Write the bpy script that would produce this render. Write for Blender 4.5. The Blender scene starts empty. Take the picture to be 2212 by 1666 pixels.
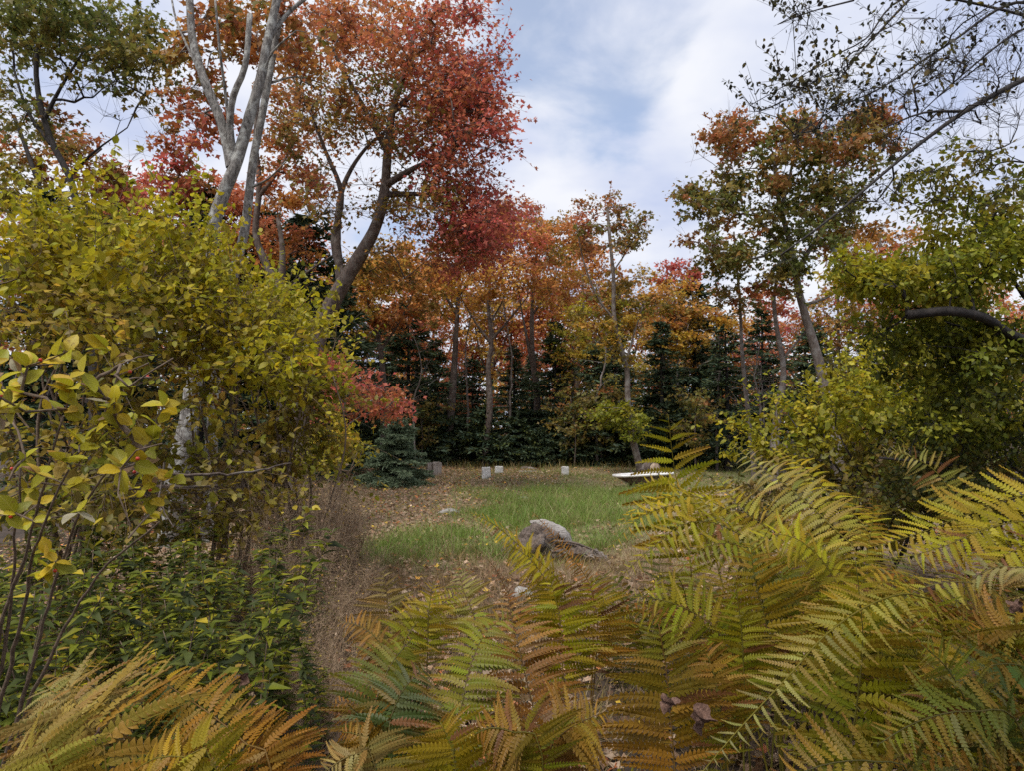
import bpy, math, random
import numpy as np
from mathutils import Matrix, Vector

# ------------------------------------------------------------------ camera, light, exposure
S = bpy.context.scene
COL = S.collection
EYE = np.array([0.0, 0.0, 1.5])
PITCH = math.radians(3.7)
FD = 1441.0                       # focal length in pixels of a 2212 px wide picture
cam_d = bpy.data.cameras.new('camera')
cam_d.sensor_width = 36.0
cam_d.lens = 36.0 * FD / 2212.0
cam_d.clip_start = 0.05
cam_d.clip_end = 2000
cam = bpy.data.objects.new('camera', cam_d)
COL.objects.link(cam)
cam.location = EYE
cam.rotation_euler = (math.radians(90) + PITCH, 0, 0)
S.camera = cam

SUN_EL, SUN_AZ = math.radians(62), math.radians(215)     # azimuth clockwise from +Y
W = bpy.data.worlds.new('World')
S.world = W
W.use_nodes = True
SKY_NISHITA, CLOUD = 0.075, 0.355
def build_world():
    nt = W.node_tree
    N = nt.nodes
    L = nt.links
    for n in list(N):
        N.remove(n)
    out = N.new('ShaderNodeOutputWorld')
    tc = N.new('ShaderNodeTexCoord')
    sky = N.new('ShaderNodeTexSky')
    sky.sky_type = 'NISHITA'
    sky.sun_disc = False
    sky.sun_elevation = SUN_EL
    sky.sun_rotation = SUN_AZ
    bg1 = N.new('ShaderNodeBackground')
    bg1.inputs['Strength'].default_value = SKY_NISHITA
    L.new(sky.outputs[0], bg1.inputs[0])
    # cloud deck: project the direction on a plane overhead
    sep = N.new('ShaderNodeSeparateXYZ')
    L.new(tc.outputs['Generated'], sep.inputs[0])
    zz = N.new('ShaderNodeMath'); zz.operation = 'MAXIMUM'; zz.inputs[1].default_value = 0.0
    L.new(sep.outputs[2], zz.inputs[0])
    za = N.new('ShaderNodeMath'); za.operation = 'ADD'; za.inputs[1].default_value = 0.22
    L.new(zz.outputs[0], za.inputs[0])
    dv = N.new('ShaderNodeVectorMath'); dv.operation = 'DIVIDE'
    cb = N.new('ShaderNodeCombineXYZ')
    for k in range(3):
        L.new(za.outputs[0], cb.inputs[k])
    L.new(tc.outputs['Generated'], dv.inputs[0]); L.new(cb.outputs[0], dv.inputs[1])
    n1 = N.new('ShaderNodeTexNoise')
    n1.inputs['Scale'].default_value = 2.9; n1.inputs['Detail'].default_value = 8; n1.inputs['Roughness'].default_value = 0.52
    n1.inputs['Distortion'].default_value = 0.25
    off = N.new('ShaderNodeVectorMath'); off.operation = 'ADD'; off.inputs[1].default_value = (3.1, 0.4, 0.0)
    L.new(dv.outputs[0], off.inputs[0]); L.new(off.outputs[0], n1.inputs['Vector'])
    # opening in the deck, where the blue shows
    d0 = P(1225, 20, 100.0) - EYE
    d0 = d0 / np.linalg.norm(d0)
    dot = N.new('ShaderNodeVectorMath'); dot.operation = 'DOT_PRODUCT'; dot.inputs[1].default_value = d0
    L.new(tc.outputs['Generated'], dot.inputs[0])
    mr = N.new('ShaderNodeMapRange'); mr.interpolation_type = 'SMOOTHSTEP'
    mr.inputs['From Min'].default_value = 0.968; mr.inputs['From Max'].default_value = 0.999
    mr.inputs['To Min'].default_value = 0.0; mr.inputs['To Max'].default_value = 0.30
    L.new(dot.outputs['Value'], mr.inputs[0])
    ad = N.new('ShaderNodeMath'); ad.operation = 'ADD'
    L.new(n1.outputs[0], ad.inputs[0]); L.new(mr.outputs[0], ad.inputs[1])
    gap = N.new('ShaderNodeMapRange'); gap.interpolation_type = 'SMOOTHSTEP'
    gap.inputs['From Min'].default_value = 0.60; gap.inputs['From Max'].default_value = 0.84
    gap.inputs['To Min'].default_value = 0.0; gap.inputs['To Max'].default_value = 0.68
    L.new(ad.outputs[0], gap.inputs[0])
    n2 = N.new('ShaderNodeTexNoise')
    n2.inputs['Scale'].default_value = 1.7; n2.inputs['Detail'].default_value = 5
    L.new(dv.outputs[0], n2.inputs['Vector'])
    cr = N.new('ShaderNodeValToRGB')
    cr.color_ramp.elements[0].position = 0.36; cr.color_ramp.elements[0].color = (0.60, 0.68, 0.92, 1)
    cr.color_ramp.elements[1].position = 0.58; cr.color_ramp.elements[1].color = (0.97, 0.99, 1.06, 1)
    L.new(n2.outputs[0], cr.inputs[0])
    bg2 = N.new('ShaderNodeBackground')
    bg2.inputs['Strength'].default_value = CLOUD
    L.new(cr.outputs[0], bg2.inputs[0])
    mx = N.new('ShaderNodeMixShader')
    L.new(gap.outputs[0], mx.inputs[0]); L.new(bg2.outputs[0], mx.inputs[1]); L.new(bg1.outputs[0], mx.inputs[2])
    L.new(mx.outputs[0], out.inputs[0])

CP, SP = math.cos(PITCH), math.sin(PITCH)
def P(u, v, Y):
    """Point at world depth Y that the eye sees at pixel u, v of the 2212 x 1666 view."""
    x = (u - 1106.0) / FD
    y = (833.0 - v) / FD
    r = np.array([x, CP - y * SP, SP + y * CP])
    return EYE + r * (Y / r[1])

build_world()
sun_d = bpy.data.lights.new('sun', 'SUN')
sun_d.energy = 1.5
sun_d.angle = math.radians(28)
sun_d.color = (1.0, 0.95, 0.88)
sun = bpy.data.objects.new('sun', sun_d)
COL.objects.link(sun)
sd = Vector((math.sin(SUN_AZ) * math.cos(SUN_EL), math.cos(SUN_AZ) * math.cos(SUN_EL), math.sin(SUN_EL)))
sun.rotation_euler = sd.to_track_quat('Z', 'Y').to_euler()
sun.location = (0, 0, 60)

S.view_settings.view_transform = 'Standard'
S.view_settings.look = 'None'
S.view_settings.gamma = 1.0
S.view_settings.use_curve_mapping = False
S.view_settings.exposure = 1.42
S.render.engine = 'CYCLES'
cy = S.cycles
cy.max_bounces = 6
cy.diffuse_bounces = 4
cy.glossy_bounces = 2
cy.transmission_bounces = 4
cy.transparent_max_bounces = 4
cy.use_denoising = False
cy.caustics_reflective = False
cy.caustics_refractive = False

# ------------------------------------------------------------------ helpers
R = np.random.default_rng(11)
random.seed(5)

def nrm(a):
    return a / (np.linalg.norm(a, axis=-1, keepdims=True) + 1e-9)

def rv(n):
    return nrm(R.normal(size=(n, 3)))

class Buf:
    """Collects geometry with a colour per vertex; builds it as ONE mesh object."""
    def __init__(self):
        self.v = []; self.f = []; self.c = []; self.n = 0
    def add(self, v, f, c=(0.5, 0.5, 0.5)):
        v = np.asarray(v, float).reshape(-1, 3)
        self.v.append(v)
        self.f.append(np.asarray(f, int) + self.n)
        c = np.asarray(c, float)
        self.c.append(np.broadcast_to(c, (len(v), 3)) if c.ndim == 1 else c)
        self.n += len(v)
    def mesh(self, name, mat, origin=(0, 0, 0), smooth=False):
        me = bpy.data.meshes.new(name)
        v = np.concatenate(self.v) - np.asarray(origin, float)
        me.vertices.add(len(v))
        me.vertices.foreach_set('co', v.astype(np.float32).ravel())
        tot = np.concatenate([np.full(len(f), f.shape[1]) for f in self.f])
        lv = np.concatenate([f.ravel() for f in self.f])
        st = np.concatenate([[0], np.cumsum(tot)[:-1]])
        me.loops.add(len(lv))
        me.loops.foreach_set('vertex_index', lv.astype(np.int32))
        me.polygons.add(len(tot))
        me.polygons.foreach_set('loop_start', st.astype(np.int32))
        me.polygons.foreach_set('loop_total', tot.astype(np.int32))
        if smooth:
            me.polygons.foreach_set('use_smooth', np.ones(len(tot), bool))
        c = np.concatenate(self.c)
        at = me.attributes.new('col', 'FLOAT_COLOR', 'POINT')
        at.data.foreach_set('color', np.concatenate([c, np.ones((len(c), 1))], 1).astype(np.float32).ravel())
        me.materials.append(mat)
        me.update(calc_edges=True)
        me.validate()
        return me
    def obj(self, name, mat, parent=None, origin=(0, 0, 0), smooth=False):
        o = bpy.data.objects.new(name, self.mesh(name, mat, origin, smooth))
        COL.objects.link(o)
        if parent is not None:
            o.parent = parent
        else:
            o.location = origin
        return o

def tag(o, label=None, cat=None, group=None, kind=None):
    if label: o['label'] = label
    if cat: o['category'] = cat
    if group: o['group'] = group
    if kind: o['kind'] = kind
    return o

def thing(name, loc, label, cat, group=None):
    o = bpy.data.objects.new(name, None)
    COL.objects.link(o)
    o.location = tuple(loc)
    o.empty_display_size = 0.2
    return tag(o, label, cat, group)

def dup(root, loc, rz=0.0, s=1.0, label=None, group=None, color=None):
    kids = {}
    for c in root.children:
        kids[c] = list(c.children)
    r = root.copy(); COL.objects.link(r)
    r.location = tuple(loc); r.rotation_euler = (0, 0, rz); r.scale = (s, s, s)
    if label: r['label'] = label
    if group: r['group'] = group
    for c, gs in kids.items():
        d = c.copy(); COL.objects.link(d); d.parent = r
        if color is not None: d.color = (*color, 1)
        for g in gs:
            e = g.copy(); COL.objects.link(e); e.parent = d
    return r

def resample(pts, seg):
    """Smooth curve through pts (Catmull-Rom), about seg between samples."""
    p = np.asarray(pts, float)
    if len(p) == 2:
        n = max(2, int(np.linalg.norm(p[1] - p[0]) / seg) + 1)
        t = np.linspace(0, 1, n)[:, None]
        return p[0] * (1 - t) + p[1] * t
    q = np.vstack([2 * p[0] - p[1], p, 2 * p[-1] - p[-2]])
    out = []
    for i in range(len(p) - 1):
        a, b, c, d = q[i:i + 4]
        n = max(2, int(np.linalg.norm(c - b) / seg) + 1)
        t = np.linspace(0, 1, n, endpoint=False)[:, None]
        out.append(0.5 * ((2 * b) + (-a + c) * t + (2 * a - 5 * b + 4 * c - d) * t ** 2 + (-a + 3 * b - 3 * c + d) * t ** 3))
    out.append(p[-1:])
    return np.vstack(out)

def tube(buf, pts, rad, k=5, c=(0.5, 0.5, 0.5), rough=0.0, cap=True):
    p = np.asarray(pts, float)
    n = len(p)
    rad = np.broadcast_to(np.asarray(rad, float), (n,))
    t = nrm(np.gradient(p, axis=0))
    m = t.mean(0)
    ref = np.eye(3)[np.argmin(np.abs(m))]
    u = nrm(np.cross(t, ref)); w = np.cross(t, u)
    a = np.linspace(0, 2 * np.pi, k, endpoint=False)
    rr = rad[:, None] * np.ones((1, k))
    if rough:
        rr = rr * (1 + rough * (np.sin(a * 3 + R.uniform(0, 6) + 0.6 * np.arange(n)[:, None] * 0.3) * 0.5
                                + R.normal(size=(n, k)) * 0.35))
    ring = p[:, None] + rr[..., None] * (np.cos(a)[None, :, None] * u[:, None] + np.sin(a)[None, :, None] * w[:, None])
    i = np.arange(n - 1)[:, None] * k; j = np.arange(k)[None]; j2 = (j + 1) % k
    f = np.stack([i + j, i + j2, i + k + j2, i + k + j], -1).reshape(-1, 4)
    buf.add(ring.reshape(-1, 3), f, c)
    if cap and k > 3:
        buf.f.append(np.array([[buf.n - k + q for q in range(k)]]))

def twigs(buf, A, B, ra, rb, c=(0.5, 0.5, 0.5)):
    """Many straight three-sided twigs at once."""
    n = len(A)
    if n == 0: return
    t = nrm(B - A)
    ref = np.where(np.abs(t[:, 2:3]) < 0.8, np.array([[0, 0, 1.0]]), np.array([[1.0, 0, 0]]))
    u = nrm(np.cross(t, ref)); w = np.cross(t, u)
    a = np.array([0, 2.094, 4.189])
    d = np.cos(a)[None, :, None] * u[:, None] + np.sin(a)[None, :, None] * w[:, None]
    ra = np.broadcast_to(np.asarray(ra, float), (n,))[:, None, None]; rb = np.broadcast_to(np.asarray(rb, float), (n,))[:, None, None]
    v = np.concatenate([A[:, None] + d * ra, B[:, None] + d * rb], 1)
    b = np.arange(n)[:, None] * 6
    f = np.concatenate([b + np.array([[0, 1, 4, 3]]), b + np.array([[1, 2, 5, 4]]), b + np.array([[2, 0, 3, 5]])])
    cc = np.asarray(c, float)
    if cc.ndim == 2: cc = np.repeat(cc, 6, 0)
    buf.add(v.reshape(-1, 3), f, cc)

# leaf outlines, base at the origin, tip at y = 1
T_KITE = (np.array([[0, 0, 0], [-.36, .42, .07], [0, 1, -.06], [.36, .42, .07]]), np.array([[0, 2, 1], [0, 3, 2]]))
T_MAPLE = (np.array([[0, 0, 0], [-.56, .40, .05], [-.20, .55, .0], [0, 1, -.06], [.20, .55, .0], [.56, .40, .05]]),
           np.array([[0, 2, 1], [0, 3, 2], [0, 4, 3], [0, 5, 4]]))
T_OVAL = (np.array([[0, 0, 0], [-.27, .25, .05], [-.29, .58, .05], [0, 1, -.05], [.29, .58, .05], [.27, .25, .05], [0, .5, -.03]]),
          np.array([[6, 1, 0], [6, 2, 1], [6, 3, 2], [6, 4, 3], [6, 5, 4], [6, 0, 5]]))
T_LANCE = (np.array([[0, 0, 0], [-.11, .35, .03], [0, 1, -.16], [.11, .35, .03], [0, .4, -.02]]),
           np.array([[4, 1, 0], [4, 2, 1], [4, 3, 2], [4, 0, 3]]))
T_BLADE = (np.array([[-.5, 0, 0], [.5, 0, 0], [.42, .5, .0], [-.42, .5, .0], [0, 1, 0]]), np.array([[0, 1, 2], [0, 2, 3], [3, 2, 4]]))
T_NEEDLE = (np.array([[0, 0, 0], [-.5, .4, 0], [0, 1, 0], [.5, .4, 0]]), np.array([[0, 2, 1], [0, 3, 2]]))

def leaves(buf, T, pos, d, nor, size, col, wid=None):
    tv, tf = T
    n = len(pos)
    if n == 0: return
    Y = nrm(d)
    Z = nrm(nor - (nor * Y).sum(1, keepdims=True) * Y + 1e-6)
    X = np.cross(Y, Z)
    size = np.broadcast_to(np.asarray(size, float), (n,))[:, None, None]
    wid = size if wid is None else np.broadcast_to(np.asarray(wid, float), (n,))[:, None, None]
    v = pos[:, None] + wid * tv[None, :, 0:1] * X[:, None] + size * tv[None, :, 1:2] * Y[:, None] + wid * tv[None, :, 2:3] * Z[:, None]
    f = (np.arange(n)[:, None, None] * len(tv) + tf[None]).reshape(-1, 3)
    buf.add(v.reshape(-1, 3), f, np.repeat(np.asarray(col, float), len(tv), 0))

PAL = dict(
    crimson=[(.62, .13, .125), (.54, .095, .10), (.66, .18, .14), (.50, .13, .085)],
    rust=[(.46, .15, .06), (.38, .13, .05), (.50, .19, .07), (.33, .11, .045)],
    orange=[(.58, .25, .06), (.62, .32, .07), (.52, .21, .06), (.46, .23, .05)],
    coral=[(.62, .20, .11), (.55, .16, .09), (.60, .26, .12)],
    gold=[(.60, .40, .05), (.52, .35, .045), (.62, .32, .05), (.42, .32, .04)],
    olive=[(.27, .19, .04), (.22, .165, .04), (.32, .21, .045), (.18, .165, .035)],
    green=[(.16, .185, .04), (.13, .16, .04), (.20, .205, .045), (.11, .135, .036)],
    lime=[(.36, .34, .025), (.29, .30, .025), (.43, .37, .025), (.23, .24, .025), (.47, .36, .03)],
    citron=[(.52, .43, .018), (.43, .39, .018), (.55, .39, .02), (.36, .35, .02)],
    leafgreen=[(.22, .25, .022), (.17, .21, .022), (.27, .27, .024), (.32, .29, .026), (.14, .17, .02)],
    deep=[(.075, .095, .02), (.06, .08, .02), (.10, .11, .022), (.05, .065, .02)],
    brown=[(.24, .145, .085), (.31, .195, .12), (.17, .095, .055), (.40, .29, .20)],
    spruce=[(.062, .098, .058), (.050, .082, .05), (.080, .115, .064), (.078, .095, .042)],
    blue=[(.18, .235, .14), (.15, .205, .12), (.21, .265, .16)],
)
def pick(names, n, base=None, mixw=0.55, jit=0.16):
    """n leaf colours from a mixture of palettes, {name: weight}."""
    ks = list(names); w = np.array([names[k] for k in ks], float); w /= w.sum()
    cols = []
    ww = []
    for k, q in zip(ks, w):
        for c in PAL[k]:
            cols.append(c); ww.append(q / len(PAL[k]))
    cols = np.array(cols)
    c = cols[R.choice(len(cols), n, p=np.array(ww) / sum(ww))]
    if base is not None:
        c = c * (1 - mixw) + base * mixw
    return c * np.exp(R.normal(size=(n, 1)) * jit)

# ------------------------------------------------------------------ materials
def new_mat(name):
    m = bpy.data.materials.new(name)
    m.use_nodes = True
    nt = m.node_tree
    for n in list(nt.nodes): nt.nodes.remove(n)
    out = nt.nodes.new('ShaderNodeOutputMaterial')
    return m, nt, out

def leaf_mat(name, trans=0.40, gloss=0.02, source='col', rough=0.5, veins=False, tips=False):
    m, nt, out = new_mat(name)
    N, L = nt.nodes, nt.links
    if source == 'col':
        a = N.new('ShaderNodeAttribute'); a.attribute_name = 'col'; c = a.outputs['Color']
    else:
        a = N.new('ShaderNodeObjectInfo'); c = a.outputs['Color']
    nz = N.new('ShaderNodeTexNoise'); nz.inputs['Scale'].default_value = 45.0; nz.inputs['Detail'].default_value = 2
    tc = N.new('ShaderNodeTexCoord'); L.new(tc.outputs['Object'], nz.inputs['Vector'])
    mr = N.new('ShaderNodeMapRange'); mr.inputs['To Min'].default_value = 0.72; mr.inputs['To Max'].default_value = 1.28
    L.new(nz.outputs[0], mr.inputs[0])
    mul = N.new('ShaderNodeVectorMath'); mul.operation = 'MULTIPLY'
    cb = N.new('ShaderNodeCombineXYZ')
    for k in range(3): L.new(mr.outputs[0], cb.inputs[k])
    L.new(c, mul.inputs[0]); L.new(cb.outputs[0], mul.inputs[1])
    if veins:
        def math_(op, a, b=None):
            q = N.new('ShaderNodeMath'); q.operation = op
            for k, x in enumerate((a, b)):
                if x is None: continue
                if isinstance(x, (int, float)): q.inputs[k].default_value = x
                else: L.new(x, q.inputs[k])
            return q.outputs[0]
        sp = N.new('ShaderNodeSeparateXYZ'); L.new(tc.outputs['Object'], sp.inputs[0])
        ax = math_('ABSOLUTE', sp.outputs[0])
        side = math_('SINE', math_('MULTIPLY', math_('SUBTRACT', sp.outputs[1], math_('MULTIPLY', ax, .8)), 52.0))
        vein = math_('MAXIMUM', math_('LESS_THAN', ax, .014), math_('GREATER_THAN', side, .93))
        big = N.new('ShaderNodeTexNoise'); big.inputs['Scale'].default_value = 5.0; big.inputs['Detail'].default_value = 6
        ob = N.new('ShaderNodeObjectInfo')
        shf = N.new('ShaderNodeVectorMath'); shf.operation = 'ADD'; L.new(tc.outputs['Object'], shf.inputs[0])
        sc_ = N.new('ShaderNodeVectorMath'); sc_.operation = 'SCALE'; sc_.inputs[3].default_value = 1.0
        L.new(ob.outputs['Location'], sc_.inputs[0]); sc_.inputs[3].default_value = 90.0
        L.new(sc_.outputs[0], shf.inputs[1]); L.new(shf.outputs[0], big.inputs['Vector'])
        spot = N.new('ShaderNodeMapRange'); spot.inputs['From Min'].default_value = .60; spot.inputs['From Max'].default_value = .70; L.new(big.outputs[0], spot.inputs[0])
        m1 = N.new('ShaderNodeMix'); m1.data_type = 'RGBA'; L.new(math_('MULTIPLY', vein, .35), m1.inputs['Factor']); L.new(mul.outputs[0], m1.inputs[6]); m1.inputs[7].default_value = (.62, .55, .16, 1)
        m3 = N.new('ShaderNodeMix'); m3.data_type = 'RGBA'; L.new(math_('MULTIPLY', spot.outputs[0], .65), m3.inputs['Factor']); L.new(m1.outputs[2], m3.inputs[6]); m3.inputs[7].default_value = (.20, .10, .03, 1)
        class _o: pass
        mul = _o(); mul.outputs = [m3.outputs[2]]
    if tips:
        sp = N.new('ShaderNodeSeparateXYZ'); L.new(tc.outputs['Object'], sp.inputs[0])
        ob = N.new('ShaderNodeObjectInfo')
        sc_ = N.new('ShaderNodeVectorMath'); sc_.operation = 'SCALE'; sc_.inputs[3].default_value = 37.0
        L.new(ob.outputs['Location'], sc_.inputs[0])
        shf = N.new('ShaderNodeVectorMath'); shf.operation = 'ADD'; L.new(tc.outputs['Object'], shf.inputs[0]); L.new(sc_.outputs[0], shf.inputs[1])
        n3 = N.new('ShaderNodeTexNoise'); n3.inputs['Scale'].default_value = 4.0; n3.inputs['Detail'].default_value = 4; L.new(shf.outputs[0], n3.inputs['Vector'])
        ad = N.new('ShaderNodeMath'); ad.operation = 'MULTIPLY_ADD'; L.new(n3.outputs[0], ad.inputs[0]); ad.inputs[1].default_value = 1.3; L.new(sp.outputs[1], ad.inputs[2])
        ad2 = N.new('ShaderNodeMath'); ad2.operation = 'MULTIPLY_ADD'; L.new(ob.outputs['Random'], ad2.inputs[0]); ad2.inputs[1].default_value = .55; L.new(ad.outputs[0], ad2.inputs[2])
        mr3 = N.new('ShaderNodeMapRange'); mr3.inputs['From Min'].default_value = 1.5; mr3.inputs['From Max'].default_value = 2.15; mr3.inputs['To Max'].default_value = .65
        L.new(ad2.outputs[0], mr3.inputs[0])
        m3 = N.new('ShaderNodeMix'); m3.data_type = 'RGBA'; L.new(mr3.outputs[0], m3.inputs['Factor']); L.new(mul.outputs[0], m3.inputs[6]); m3.inputs[7].default_value = (.27, .125, .02, 1)
        class _p: pass
        mul = _p(); mul.outputs = [m3.outputs[2]]
    df = N.new('ShaderNodeBsdfDiffuse'); L.new(mul.outputs[0], df.inputs[0])
    tr = N.new('ShaderNodeBsdfTranslucent'); L.new(mul.outputs[0], tr.inputs[0])
    mx = N.new('ShaderNodeMixShader'); mx.inputs[0].default_value = trans
    L.new(df.outputs[0], mx.inputs[1]); L.new(tr.outputs[0], mx.inputs[2])
    gl = N.new('ShaderNodeBsdfGlossy'); gl.inputs['Roughness'].default_value = rough
    m2 = N.new('ShaderNodeMixShader'); m2.inputs[0].default_value = gloss
    L.new(mx.outputs[0], m2.inputs[1]); L.new(gl.outputs[0], m2.inputs[2])
    L.new(m2.outputs[0], out.inputs[0])
    return m

def rough_mat(name, c0, c1, scale=(8, 8, 2), detail=6, bump=0.4, rough=0.85, c2=None, s2=1.2, spec=0.3, bscale=1.0):
    """Two-tone noise surface with relief, a third colour in patches."""
    m, nt, out = new_mat(name)
    N, L = nt.nodes, nt.links
    tc = N.new('ShaderNodeTexCoord')
    mp = N.new('ShaderNodeMapping'); mp.inputs['Scale'].default_value = scale
    L.new(tc.outputs['Object'], mp.inputs[0])
    n1 = N.new('ShaderNodeTexNoise'); n1.inputs['Scale'].default_value = 3.0; n1.inputs['Detail'].default_value = detail
    n1.inputs['Roughness'].default_value = 0.65
    L.new(mp.outputs[0], n1.inputs['Vector'])
    cr = N.new('ShaderNodeValToRGB')
    cr.color_ramp.elements[0].position = 0.34; cr.color_ramp.elements[0].color = (*c0, 1)
    cr.color_ramp.elements[1].position = 0.66; cr.color_ramp.elements[1].color = (*c1, 1)
    L.new(n1.outputs[0], cr.inputs[0])
    col = cr.outputs[0]
    if c2 is not None:
        n2 = N.new('ShaderNodeTexNoise'); n2.inputs['Scale'].default_value = s2 * 3; n2.inputs['Detail'].default_value = 4
        L.new(tc.outputs['Object'], n2.inputs['Vector'])
        r2 = N.new('ShaderNodeMapRange'); r2.inputs['From Min'].default_value = 0.5; r2.inputs['From Max'].default_value = 0.64
        L.new(n2.outputs[0], r2.inputs[0])
        mx = N.new('ShaderNodeMix'); mx.data_type = 'RGBA'
        L.new(r2.outputs[0], mx.inputs['Factor']); L.new(col, mx.inputs[6]); mx.inputs[7].default_value = (*c2, 1)
        col = mx.outputs[2]
    b = N.new('ShaderNodeBsdfPrincipled')
    b.inputs['Roughness'].default_value = rough
    b.inputs['Specular IOR Level'].default_value = spec
    L.new(col, b.inputs['Base Color'])
    bp = N.new('ShaderNodeBump'); bp.inputs['Strength'].default_value = bump; bp.inputs['Distance'].default_value = 0.02 * bscale
    L.new(n1.outputs[0], bp.inputs['Height']); L.new(bp.outputs[0], b.inputs['Normal'])
    L.new(b.outputs[0], out.inputs[0])
    return m

M_LEAF = leaf_mat('leaf', trans=.46)
M_FERN = leaf_mat('fern_leaf', trans=0.27, gloss=0.02, source='obj', tips=True)
M_BIGLEAF = leaf_mat('broad_leaf', trans=0.36, gloss=0.018, source='obj', rough=.45, veins=True)
M_NEEDLE = leaf_mat('needle', trans=0.15, gloss=0.02)
M_GRASS = leaf_mat('grass_blade', trans=0.35, gloss=0.02)
M_GREYBARK = rough_mat('grey_bark', (.07, .062, .055), (.33, .31, .285), (11, 11, 3.5), c2=(.42, .42, .39), s2=3.0, bump=1.0, bscale=1.5)
M_BARK = rough_mat('brown_bark', (.045, .034, .028), (.155, .115, .095), (11, 11, 3.0), c2=(.17, .145, .125), s2=2.0, bump=0.8)
M_PALEBARK = rough_mat('pale_bark', (.09, .07, .058), (.22, .18, .155), (8, 8, 2.4), c2=(.25, .23, .21), s2=1.6, bump=0.6)
M_DARKBARK = rough_mat('dark_bark', (.018, .016, .016), (.06, .052, .048), (9, 9, 3), bump=0.6)
M_TWIG = rough_mat('twig_bark', (.085, .06, .042), (.21, .155, .11), (20, 20, 20), bump=0.2)
M_DRYTWIG = rough_mat('dry_twig', (.24, .165, .10), (.48, .35, .23), (20, 20, 20), bump=.2)
M_DRY = leaf_mat('dry_leaf', trans=0.2, gloss=0.03)

# ------------------------------------------------------------------ ground
def gz(x, y):
    x = np.asarray(x, float); y = np.asarray(y, float)
    z = 0.03 * np.sin(x * 0.9 + 1.3) * np.sin(y * 0.7) + 0.02 * np.sin(x * 2.3 + y * 1.1)
    z = z * np.clip((np.hypot(x, y)) / 4.0, 0.3, 1)
    far = np.clip((y - 27.0) / 60.0, 0, 1)
    z = z + far * far * 0.5
    return z + 0.12 * np.exp(-((x - 2.6) ** 2 / 3.0 + (y - 3.0) ** 2 / 4.0))

def green_mask(x, y):
    """Where lush grass grows in the clearing (1) or litter lies (0)."""
    q = .22 * np.sin(x * 3.1 + 1.2 * np.sin(y * 1.9)) + .22 * np.sin(y * 2.3 + 1.1 * np.sin(x * 2.7) + 1.0) + .12 * np.sin(x * 7.1 + y * 5.3) + .10 * np.sin(y * 8.3 - x * 6.1)
    ra = ((x - .75) / 1.75) ** 2 + ((y - 11.6) / 3.9) ** 2
    rb = ((x + .75) / 1.25) ** 2 + ((y - 8.6) / 1.7) ** 2
    e = np.clip((1.0 - np.minimum(ra, rb) + q * 1.1) * .95 + .18, 0, 1)
    w = 0.5 + 0.5 * np.sin(x * 1.7 + 0.8 * np.sin(y * 1.3)) * np.sin(y * 1.1 + 1.0 + 0.6 * np.sin(x * 2.1))
    far = np.clip((y - 11) / 4, 0, 1) * np.clip((29 - y) / 6, 0, 1) * np.clip((x + 2.0) / 2.0, 0, 1)
    return np.clip(e + 0.85 * far * w, 0, 1)

def build_ground():
    xs = np.concatenate([[-900, -300, -120, -70], np.arange(-45, -12, 3.0), np.arange(-12, 12, 0.3), np.arange(12, 46, 3.0), [70, 120, 300, 900]])
    ys = np.concatenate([[-900, -300, -100, -40, -12, -4], np.arange(0, 30, 0.3), np.arange(30, 80, 4.0), [120, 200, 400, 900]])
    X, Y = np.meshgrid(xs, ys)
    Z = gz(X, Y)
    nx, ny = len(xs), len(ys)
    i = np.arange(ny - 1)[:, None] * nx; j = np.arange(nx - 1)[None]
    f = np.stack([i + j, i + j + 1, i + nx + j + 1, i + nx + j], -1).reshape(-1, 4)
    g = green_mask(X, Y).ravel()[:, None]
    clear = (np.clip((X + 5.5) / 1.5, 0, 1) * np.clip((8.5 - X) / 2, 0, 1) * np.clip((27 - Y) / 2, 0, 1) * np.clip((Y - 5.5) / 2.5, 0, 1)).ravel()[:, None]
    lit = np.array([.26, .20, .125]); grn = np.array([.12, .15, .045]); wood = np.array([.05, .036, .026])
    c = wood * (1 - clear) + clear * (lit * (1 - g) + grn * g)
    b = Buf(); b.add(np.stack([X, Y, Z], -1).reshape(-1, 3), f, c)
    m, nt, out = new_mat('ground_litter')
    N, L = nt.nodes, nt.links
    a = N.new('ShaderNodeAttribute'); a.attribute_name = 'col'
    tc = N.new('ShaderNodeTexCoord')
    n1 = N.new('ShaderNodeTexNoise'); n1.inputs['Scale'].default_value = 3.5; n1.inputs['Detail'].default_value = 8; n1.inputs['Roughness'].default_value = 0.7
    L.new(tc.outputs['Object'], n1.inputs['Vector'])
    cr = N.new('ShaderNodeValToRGB')
    cr.color_ramp.elements[0].position = 0.3; cr.color_ramp.elements[0].color = (.42, .40, .38, 1)
    cr.color_ramp.elements[1].position = 0.72; cr.color_ramp.elements[1].color = (1.6, 1.5, 1.4, 1)
    L.new(n1.outputs[0], cr.inputs[0])
    mu = N.new('ShaderNodeVectorMath'); mu.operation = 'MULTIPLY'
    L.new(a.outputs['Color'], mu.inputs[0]); L.new(cr.outputs[0], mu.inputs[1])
    bs = N.new('ShaderNodeBsdfPrincipled'); bs.inputs['Roughness'].default_value = 0.95
    L.new(mu.outputs[0], bs.inputs['Base Color'])
    bp = N.new('ShaderNodeBump'); bp.inputs['Strength'].default_value = 0.8; bp.inputs['Distance'].default_value = 0.06
    L.new(n1.outputs[0], bp.inputs['Height']); L.new(bp.outputs[0], bs.inputs['Normal'])
    L.new(bs.outputs[0], out.inputs[0])
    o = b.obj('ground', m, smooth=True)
    tag(o, kind='structure')
build_ground()

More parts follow.
